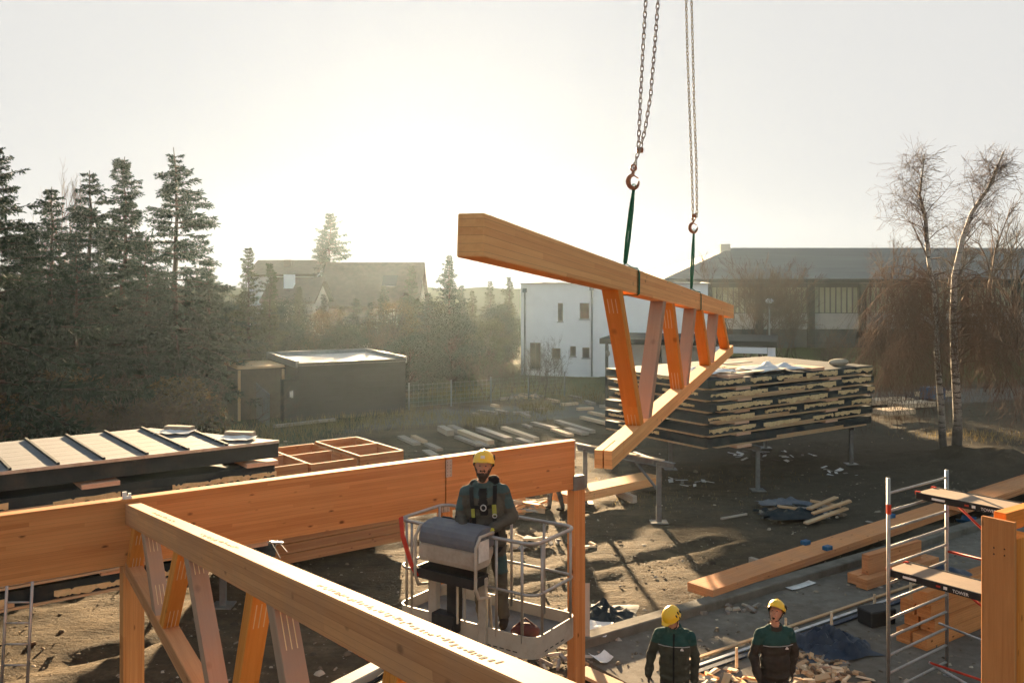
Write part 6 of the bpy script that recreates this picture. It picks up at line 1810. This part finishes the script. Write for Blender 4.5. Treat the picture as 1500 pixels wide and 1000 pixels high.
class Body:
    def __init__(s): s.pr = []; s.T = Matrix.Identity(4)
    def cap(s, a, b, ra, rb, tag): s.pr.append(('c', s.T @ Vector(a), s.T @ Vector(b), ra, rb, tag)); return s
    def ell(s, c, r, tag, M=None): s.pr.append(('e', (s.T @ Matrix.Translation(Vector(c)) @ (M or Matrix.Identity(4))), Vector(r), None, None, tag)); return s
    def hand(s, w, d, nrm, tag, curl=0.5, size=1.0, left=False):
        """wrist, direction of the palm, palm normal"""
        w = Vector(w); d = Vector(d).normalized(); nrm = Vector(nrm); nrm = (nrm - d * nrm.dot(d)).normalized(); sd = d.cross(nrm) * (1 if left else -1)
        z = size
        for k in (-1, 0, 1): s.cap(w + sd * 0.020 * k * z, w + d * 0.085 * z + sd * 0.026 * k * z, 0.018 * z, 0.015 * z, tag)
        for k, ln in zip((-1.5, -0.5, 0.5, 1.5), (0.058, 0.076, 0.082, 0.072)):
            b = w + d * 0.088 * z + sd * 0.0195 * k * z; d1 = (d + nrm * curl * 0.7).normalized(); d2 = (d + nrm * curl * 2.2).normalized()
            m = b + d1 * ln * 0.55 * z; s.cap(b, m, 0.0105 * z, 0.0095 * z, tag); s.cap(m, m + d2 * ln * 0.5 * z, 0.0095 * z, 0.008 * z, tag)
        b = w + d * 0.025 * z + sd * 0.028 * z; m = b + (d * 0.6 + sd * 0.7 + nrm * 0.4).normalized() * 0.045 * z
        s.cap(b, m, 0.013 * z, 0.011 * z, tag); s.cap(m, m + (d + nrm * 0.5).normalized() * 0.035 * z, 0.011 * z, 0.009 * z, tag)
    def build(s, name, parent, mats, M, voxel=0.011, regions=None, wrinkle=0.006):
        m = MB()
        for p in s.pr:
            if p[0] == 'c':
                a, b = p[1], p[2]; ax = b - a; L = ax.length
                if L < 1e-6: ax = Vector((0, 0, 1))
                ax.normalize(); u = ax.orthogonal().normalized(); w = ax.cross(u); n = 12; pts = []; rs = []
                ring = []
                for i in range(5): th = math.pi / 2 * i / 4; ring.append((a - ax * p[3] * math.cos(th), max(1e-4, p[3] * math.sin(th))))
                for i in range(5): th = math.pi / 2 * i / 4; ring.append((b + ax * p[4] * math.sin(th), max(1e-4, p[4] * math.cos(th))))
                vs = [c + (u * math.cos(2 * math.pi * j / n) + w * math.sin(2 * math.pi * j / n)) * r for c, r in ring for j in range(n)]
                k = len(ring); fs = [(i * n + j, i * n + (j + 1) % n, (i + 1) * n + (j + 1) % n, (i + 1) * n + j) for i in range(k - 1) for j in range(n)]
                fs += [tuple(reversed(range(n))), tuple(range((k - 1) * n, k * n))]
                m.add(vs, fs)
            else: m.ell((0, 0, 0), p[2], p[1], 18, 12)
        me = m.mesh(name, [mats[0][1]])
        o = bpy.data.objects.new(name, me); COL.objects.link(o)
        md = o.modifiers.new('r', 'REMESH'); md.mode = 'VOXEL'; md.voxel_size = voxel
        sm = o.modifiers.new('s', 'SMOOTH'); sm.factor = 0.5; sm.iterations = 3
        dg = bpy.context.evaluated_depsgraph_get(); me2 = bpy.data.meshes.new_from_object(o.evaluated_get(dg))
        bpy.data.objects.remove(o); me2.name = name
        n = len(me2.vertices); V = np.empty(n * 3, np.float32); me2.vertices.foreach_get('co', V); V = V.reshape(-1, 3).astype(float)
        D = []; tags = [p[5] for p in s.pr]
        for p in s.pr:
            if p[0] == 'c':
                a = np.array(p[1]); b = np.array(p[2]); ab = b - a; t = np.clip(((V - a) @ ab) / max(1e-9, ab @ ab), 0, 1)
                D.append(np.linalg.norm(V - a - t[:, None] * ab, axis=1) - (p[3] + (p[4] - p[3]) * t))
            else:
                Mi = np.array(p[1].inverted()); q = V @ Mi[:3, :3].T + Mi[:3, 3]; r = np.array(p[2]); D.append((np.linalg.norm(q / r, axis=1) - 1) * r.min())
        near = np.argmin(np.array(D), 0)
        names = [k for k, _ in mats]
        vt = np.array([names.index(tags[i]) for i in near])
        if regions is not None:
            for fn, frm, to in regions: mask = fn(V) & np.isin(vt, [names.index(f) for f in frm if f in names]); vt[mask] = names.index(to)
        cl = {names.index(k) for k in names if k in ('jacket', 'trousers', 'yoke')}
        me2.calc_loop_triangles()
        nor = np.empty(n * 3, np.float32); me2.vertices.foreach_get('normal', nor); nor = nor.reshape(-1, 3)
        if wrinkle:
            for i in range(n):
                if vt[i] in cl:
                    v = V[i]; w = 1.3 * noise.noise((v[0] * 6, v[1] * 6, v[2] * 13)) + 0.8 * (0.4 - abs(noise.noise((v[0] * 11, v[1] * 11, v[2] * 19 + 5))) * 1.6); V[i] += nor[i] * wrinkle * w
            me2.vertices.foreach_set('co', V.astype(np.float32).ravel())
        me2.materials.clear()
        for _, mt in mats: me2.materials.append(mt)
        ls = np.empty(len(me2.polygons), np.int32); me2.polygons.foreach_get('loop_start', ls)
        lv = np.empty(len(me2.loops), np.int32); me2.loops.foreach_get('vertex_index', lv)
        me2.polygons.foreach_set('material_index', vt[lv[ls]].astype(np.int32))
        me2.polygons.foreach_set('use_smooth', np.ones(len(me2.polygons), bool)); me2.update()
        ob = bpy.data.objects.new(name, me2); return link(ob, parent, M)

def head_prims(b, HM, beard=None, hair=True):
    """HM maps the upright head frame (origin at the base of the skull) to the body frame"""
    T0 = b.T.copy(); b.T = b.T @ HM
    b.ell((0, 0.005, 0.115), (0.077, 0.096, 0.112), 'skin'); b.ell((0, -0.03, 0.045), (0.056, 0.062, 0.058), 'skin'); b.ell((0, -0.062, 0.018), (0.030, 0.026, 0.024), 'skin')
    b.cap((0, -0.088, 0.115), (0, -0.108, 0.078), 0.010, 0.014, 'skin')
    b.ell((-0.026, -0.070, 0.070), (0.028, 0.022, 0.024), 'skin'); b.ell((0.026, -0.070, 0.070), (0.028, 0.022, 0.024), 'skin')
    b.cap((-0.036, -0.083, 0.128), (0.036, -0.083, 0.128), 0.012, 0.012, 'skin')
    for sx in (-1, 1): b.ell((sx * 0.079, 0.01, 0.095), (0.012, 0.020, 0.031), 'skin')
    b.cap((-0.018, -0.083, 0.046), (0.018, -0.083, 0.046), 0.008, 0.008, 'lips' if not beard else 'skin')
    if beard:
        b.ell((0, -0.052, 0.008), (0.055, 0.052, 0.050), 'hair'); b.cap((-0.060, -0.01, 0.07), (-0.042, -0.055, 0.010), 0.020, 0.026, 'hair'); b.cap((0.060, -0.01, 0.07), (0.042, -0.055, 0.010), 0.020, 0.026, 'hair')
        b.cap((-0.025, -0.090, 0.060), (0.025, -0.090, 0.060), 0.009, 0.009, 'hair'); b.ell((0, -0.058, -0.030), (0.040, 0.036, 0.034), 'hair')
    else:
        b.ell((0, -0.080, 0.012), (0.020, 0.013, 0.018), 'hair')
    if hair: b.ell((0, 0.035, 0.10), (0.079, 0.075, 0.085), 'hair')
    b.T = T0

def helmet(parent, W, label=None, mark=True):
    m = MB(); n = 24; rings = []
    for i in range(9):
        th = math.pi / 2 * i / 8 * 1.06
        rings.append([(0.121 * math.sin(th) * math.cos(a), 0.150 * math.sin(th) * math.sin(a) * (1.0 if math.sin(a) < 0 else 0.95), 0.128 * math.cos(th) + 0.004 * math.cos(6 * a) * math.sin(th) * 0) for a in [2 * math.pi * j / n for j in range(n)]])
    rings.append([(x * 1.02, y * (1.12 if y < -0.06 else 1.02), z - 0.014) for x, y, z in rings[-1]]); rings.append([(x * 0.94, y * 0.94, z + 0.004) for x, y, z in rings[-1]])
    vs = [p for r in rings for p in r]; fs = [(i * n + j, (i + 1) * n + j, (i + 1) * n + (j + 1) % n, i * n + (j + 1) % n) for i in range(len(rings) - 1) for j in range(n)]
    m.add(vs, fs)
    # crest ridges and a short peak
    m.tube([(0, 0.11 * math.sin(a) * 1.15, 0.130 * math.cos(a) + 0.0) for a in [R(-70 + 14 * k) for k in range(11)]], 0.010, 6)
    m.prism([(-0.07, -0.135, -0.020), (0.07, -0.135, -0.020), (0.045, -0.185, -0.030), (0.0, -0.195, -0.032), (-0.045, -0.185, -0.030)], (0, 0.0, 0.010))
    h = m.build('helmet', HELMET, parent, smooth='angle', M=W @ Matrix.Translation((0, 0.008, 0.152)) @ Matrix.Rotation(R(-7), 4, 'X') @ Matrix.Scale(0.95, 4))
    v = MB()
    for sx in (-1, 1):
        for k in (-1, 0, 1): v.ell((sx * 0.105, 0.03 + k * 0.045, 0.055 - 0.012 * abs(k)), (0.012, 0.010, 0.028), nu=8, nv=6)
    tag(v.build('vents', BLACK, h, M=W @ Matrix.Translation((0, 0, 0.145))), kind='stuff')
    e = MB()
    for sx in (-1, 1): e.ell((sx * 0.104, 0.015, 0.005), (0.012, 0.030, 0.032), nu=10, nv=7)
    tag(e.build('ear_clips', BLACK, h, M=W @ Matrix.Translation((0, 0, 0.125))), kind='stuff')
    if mark: MB().box((0, -0.132, 0.050), (0.022, 0.006, 0.014)).build('front_sticker', PAPER, h, M=W @ Matrix.Translation((0, 0, 0.152)))
    s = MB()
    for sx in (-1, 1): s.tube([(sx * 0.098, -0.01, 0.115), (sx * 0.078, -0.02, 0.06), (sx * 0.055, -0.035, 0.0), (sx * 0.02, -0.05, -0.022)], 0.006, 5)
    s.build('chin_strap', BLACK, h, M=W)
    return h

def eyes(parent, W):
    m = MB()
    for sx in (-1, 1): m.ell((sx * 0.031, -0.083, 0.108), (0.012, 0.008, 0.006), nu=8, nv=6)
    m.build('eyes', EYE, parent, M=W)

def legs(b, tag='trousers', spread=0.10, r=1.0, fw=(0, 0)):
    for sx, f in ((-1, fw[0]), (1, fw[1])):
        b.cap((sx * 0.092, 0, 0.92), (sx * (spread + 0.005), -0.015 + f * 0.5, 0.50), 0.098 * r, 0.072 * r, tag)
        b.cap((sx * (spread + 0.005), -0.015 + f * 0.5, 0.50), (sx * spread, 0.02 + f, 0.11), 0.070 * r, 0.060 * r, tag)
        b.ell((sx * spread, -0.05 + f, 0.045), (0.050, 0.135, 0.048), 'shoe'); b.cap((sx * spread, 0.02 + f, 0.12), (sx * spread, 0.02 + f, 0.05), 0.052, 0.055, 'shoe')
    b.ell((0, 0.005, 0.95), (0.165, 0.125, 0.12), tag)

def torso(b, bulk=1.0, hem=0.86):
    b.ell((0, 0, 0.90), (0.195 * bulk, 0.150 * bulk, 0.09), 'jacket'); b.ell((0, -0.01, 1.05), (0.192 * bulk, 0.150 * bulk, 0.24), 'jacket')
    b.ell((0, 0.0, 1.27), (0.198 * bulk, 0.146 * bulk, 0.24), 'jacket'); b.cap((-0.145, 0.01, 1.435), (0.145, 0.01, 1.435), 0.075, 0.075, 'jacket')
    b.cap((-0.06, 0.0, 1.49), (0.06, 0.0, 1.49), 0.06, 0.06, 'jacket')
    b.cap((0, 0.0, 1.48), (0, -0.01, 1.60), 0.057, 0.055, 'skin')

def arm(b, sx, el, wr, tag='jacket'):
    b.cap((sx * 0.195, 0.01, 1.42), el, 0.076, 0.064, tag); b.cap(el, wr, 0.064, 0.052, tag)

def collar(parent, W, mat, r=0.078, h=0.055):
    m = MB(); n = 18; vs = []
    for (rr, z) in ((r * 1.08, 0.0), (r, h), (r * 0.86, h), (r * 0.9, 0.0)):
        for j in range(n): a = 2 * math.pi * j / n; vs.append((rr * math.cos(a), rr * 1.0 * math.sin(a), z + (0.02 * math.sin(a) if True else 0)))
    fs = [(i * n + j, i * n + (j + 1) % n, ((i + 1) % 4) * n + (j + 1) % n, ((i + 1) % 4) * n + j) for i in range(4) for j in range(n)]
    m.add(vs, fs); m.build('collar', mat, parent, smooth='angle', M=W)

LIPS = plain('lips', (0.36, 0.14, 0.10), rough=0.5)
def mats_for(jacket, yoke, trousers, glove): return [('skin', SKIN), ('hair', HAIR), ('lips', LIPS), ('jacket', jacket), ('yoke', yoke), ('trousers', trousers), ('shoe', SHOE), ('glove', glove), ('dark', STRAP), ('glovey', GLOVEY)]

def worker_in_basket():
    loc = Vector((-0.205, 10.28, BASK_Z + 0.002))
    W = Matrix.Translation(loc) @ Matrix.Rotation(R(-4.0), 4, 'Y') @ Matrix.Rotation(R(-4), 4, 'Z') @ Matrix.Scale(1.055, 4)
    t = thing('person', 'bearded worker in yellow helmet and grey teal jacket standing in the lift basket', 'person', loc)
    b = Body(); legs(b, spread=0.11, r=1.02); torso(b, 1.08)
    eR, wR = (-0.275, 0.0, 1.17), (-0.225, -0.18, 1.115); eL, wL = (0.285, -0.02, 1.15), (0.100, -0.225, 1.105)
    arm(b, -1, eR, wR); arm(b, 1, eL, wL)
    b.hand(wR, (0.25, -1, 0.05), (0, 0, -1), 'glove', 0.6, 1.05); b.hand(wL, (-0.75, -0.6, -0.12), (0.2, 0.1, -1), 'glovey', 0.6, 1.1, True)
    b.cap((-0.10, 0.035, 1.50), (0.11, 0.03, 1.53), 0.058, 0.062, 'dark')          # hood bunched behind the neck
    HM = Matrix.Translation((0, -0.012, 1.595)) @ Matrix.Rotation(R(6), 4, 'Y') @ Matrix.Rotation(R(-9), 4, 'X')
    head_prims(b, HM, beard=True)
    reg = [(lambda V: (V[:, 2] > 1.42 - 0.3 * np.maximum(0, 0.15 - np.abs(V[:, 0]))) & (V[:, 1] < 0.2), ('jacket',), 'yoke'), (lambda V: (V[:, 2] > 1.26) & (V[:, 2] < 1.40) & (np.abs(V[:, 0]) > 0.225), ('jacket',), 'yoke'),
           (lambda V: (np.abs(V[:, 0]) < 0.045 - 0.0 * V[:, 2]) & (V[:, 2] > 1.22) & (V[:, 1] < 0), ('jacket', 'yoke'), 'dark'),
           (lambda V: (np.abs(V[:, 0] - 0.15) < 0.05) & (V[:, 2] > 0.58) & (V[:, 2] < 0.76), ('trousers',), 'yoke')]
    b.build('body', t, mats_for(JACKET, TEAL, TROUS, GLOVED), W, 0.010, reg, 0.011)
    helmet(t, W @ HM); eyes(t, W @ HM); collar(t, W @ Matrix.Translation((0, 0.005, 1.50)), TEAL, 0.082, 0.05)
    m = MB()
    for sx in (-1, 1):
        ribbon(m, [(sx * 0.12, 0.02, 1.52), (sx * 0.125, -0.09, 1.47), (sx * 0.12, -0.150, 1.36), (sx * 0.105, -0.165, 1.22), (sx * 0.11, -0.160, 1.08), (sx * 0.12, -0.145, 0.95)], (1, 0, 0), 0.042, 0.006)
    ribbon(m, [(-0.115, -0.160, 1.31), (0, -0.168, 1.30), (0.115, -0.160, 1.31)], (0, 0, 1), 0.036, 0.006)
    ribbon(m, [(0.06, -0.15, 0.80), (0.13, -0.12, 0.84), (0.19, -0.02, 0.90), (0.20, 0.08, 0.93)], (0, 0, 1), 0.042, 0.006)
    hs = m.build('harness', STRAP, t, M=W)
    m = MB(); m.box((0.112, -0.170, 1.27), (0.022, 0.006, 0.055)); m.box((-0.112, -0.172, 1.25), (0.018, 0.005, 0.045)); m.build('harness_buckles', STRAPY, hs, M=W)
    m = MB(); m.tube([(0.028 * math.cos(a), -0.178, 1.30 + 0.03 * math.sin(a)) for a in [2 * math.pi * k / 14 for k in range(14)]], 0.006, 6, closed=True); m.tube([(0.112 + 0.022 * math.cos(a), -0.176, 1.21 + 0.02 * math.sin(a)) for a in [2 * math.pi * k / 10 for k in range(10)]], 0.005, 6, closed=True); m.build('harness_ring', SILVER, hs, M=W)
worker_in_basket()

def ground_worker(label, px, d, rz, scale, mats, HM, beardish, yoke_z, spread=0.10, armsL=None, armsR=None, logo=True, collar_mat=None, seed=1, lean=0.0, zipped=False):
    loc = Vector(((px - CX) / FPX * d, d, SLAB_Z + 0.002))
    W = Matrix.Translation(loc) @ Matrix.Rotation(rz, 4, 'Z') @ Matrix.Rotation(lean, 4, 'X') @ Matrix.Scale(scale, 4)
    t = thing('person', label, 'person', loc)
    b = Body(); legs(b, spread=spread); torso(b, 1.06)
    eR, wR = armsR or ((-0.275, 0.03, 1.14), (-0.275, -0.05, 0.88)); eL, wL = armsL or ((0.275, 0.03, 1.14), (0.275, -0.05, 0.88))
    arm(b, -1, eR, wR); arm(b, 1, eL, wL)
    b.hand(wR, (0.05, -0.25, -1), (1, 0, 0), 'glove', 0.45, 1.05); b.hand(wL, (-0.05, -0.25, -1), (-1, 0, 0), 'glove', 0.45, 1.05, True)
    head_prims(b, HM, beard=False)
    reg = [(lambda V: (V[:, 2] > yoke_z - 0.05 * np.maximum(0, np.abs(V[:, 0]) - 0.15)), ('jacket',), 'yoke')]
    b.build('body', t, mats, W, 0.010, reg, 0.011)
    helmet(t, W @ HM, mark=False); eyes(t, W @ HM); collar(t, W @ Matrix.Translation((0, 0.0, 1.50)), collar_mat, 0.088, 0.05)
    m = MB(); ribbon(m, [(-0.20, -0.11, yoke_z), (-0.12, -0.142, yoke_z - 0.004), (0, -0.152, yoke_z - 0.006), (0.12, -0.142, yoke_z - 0.004), (0.20, -0.11, yoke_z)], (0, 0, 1), 0.008, 0.004); m.build('piping', plain('piping_grey', (0.35, 0.37, 0.37), rough=0.8), t, M=W)
    if zipped:
        m = MB(); ribbon(m, [(0.0, -0.05, 1.50), (0.0, -0.13, 1.42), (0.0, -0.158, 1.30), (0.0, -0.165, 1.10), (0.0, -0.163, 0.95), (0.0, -0.155, 0.84)], (1, 0, 0), 0.022, 0.006); m.build('zip', STRAP, t, M=W)
        for sx in (-1, 1):
            m = MB(); m.box((sx * 0.105, -0.152, 1.17), (0.052, 0.006, 0.055)); m.build('chest_pocket', mats[3][1], t, M=W, bevel=0.004)
    if logo:
        m = MB(); m.box((0.105, -0.148, yoke_z - 0.040), (0.020, 0.004, 0.007)); m.prism([(0.088, -0.152, yoke_z - 0.030), (0.122, -0.150, yoke_z - 0.030), (0.105, -0.151, yoke_z - 0.012)], (0, 0.004, 0)); m.build('chest_logo', PAPER, t, M=W)
    return t, W
HB = Matrix.Translation((0, -0.030, 1.575)) @ Matrix.Rotation(R(-30), 4, 'Z') @ Matrix.Rotation(R(30), 4, 'X')
ground_worker('worker with bowed head in yellow helmet and olive jacket with green shoulders', 988, 12.3, R(-14), 1.03, mats_for(JACKETB, TEALG, DTROUS, GLOVED), HB, False, 1.335, collar_mat=TEALG, zipped=True, armsR=((-0.30, 0.05, 1.15), (-0.33, -0.02, 0.90)), armsL=((0.265, 0.06, 1.13), (0.25, 0.04, 0.86)))
HC = Matrix.Translation((0, -0.005, 1.595)) @ Matrix.Rotation(R(-38), 4, 'Z') @ Matrix.Rotation(R(-30), 4, 'X')
ground_worker('worker looking up in yellow helmet and dark sweater with green shoulders', 1135, 12.4, R(6), 1.02, mats_for(SHIRT, TEALG, DTROUS, GLOVED), HC, True, 1.315, collar_mat=SHIRT, armsR=((-0.29, 0.02, 1.14), (-0.26, -0.10, 0.90)), armsL=((0.30, 0.07, 1.15), (0.27, 0.10, 0.90)))

def stooping_worker():
    d = 24.9; loc = Vector(((813 - CX) / FPX * d, d, 0.0))
    W = Matrix.Translation(loc) @ Matrix.Rotation(R(-70), 4, 'Z')
    t = thing('person', 'stooping worker mostly hidden behind the beam, only grey legs showing', 'person', loc)
    b = Body(); legs(b, spread=0.11, fw=(-0.14, 0.16))
    b.T = Matrix.Translation((0, 0, 0.95)) @ Matrix.Rotation(R(48), 4, 'X') @ Matrix.Translation((0, 0, -0.95))
    torso(b, 1.05); arm(b, -1, (-0.26, -0.14, 1.20), (-0.20, -0.36, 1.08)); arm(b, 1, (0.26, -0.14, 1.20), (0.20, -0.36, 1.08))
    b.hand((-0.20, -0.36, 1.08), (0, -1, -0.3), (0.5, 0, -1), 'glove', 0.5); b.hand((0.20, -0.36, 1.08), (0, -1, -0.3), (-0.5, 0, -1), 'glove', 0.5, 1, True)
    HM = Matrix.Translation((0, -0.02, 1.59)) @ Matrix.Rotation(R(-15), 4, 'X'); head_prims(b, HM)
    T = b.T.copy()
    b.build('body', t, mats_for(TEALG, TEALG, CLOTH('grey_trousers', (0.11, 0.11, 0.10)), GLOVED), W, 0.013, None, 0.006)
    helmet(t, W @ T @ HM, mark=False)
stooping_worker()

# ------------------------------------------------------------------ air
def haze():
    m = MB(); m.box((0, 57, 6.4), (121, 84, 7.5))
    t = bpy.data.materials.new('haze_air'); t.use_nodes = True; nt = t.node_tree; nt.nodes.clear()
    out = nt.nodes.new('ShaderNodeOutputMaterial'); pv = nt.nodes.new('ShaderNodeVolumePrincipled')
    pv.inputs['Color'].default_value = (0.68, 0.86, 1.0, 1); pv.inputs['Density'].default_value = HAZE_D; pv.inputs['Anisotropy'].default_value = HAZE_G
    nt.links.new(pv.outputs[0], out.inputs['Volume'])
    o = m.build('haze', t); tag(o, 'thin sunlit haze in the air', 'haze', kind='stuff')
    o.display_type = 'WIRE'
HAZE_D, HAZE_G = 0.00014, 0.75
haze()
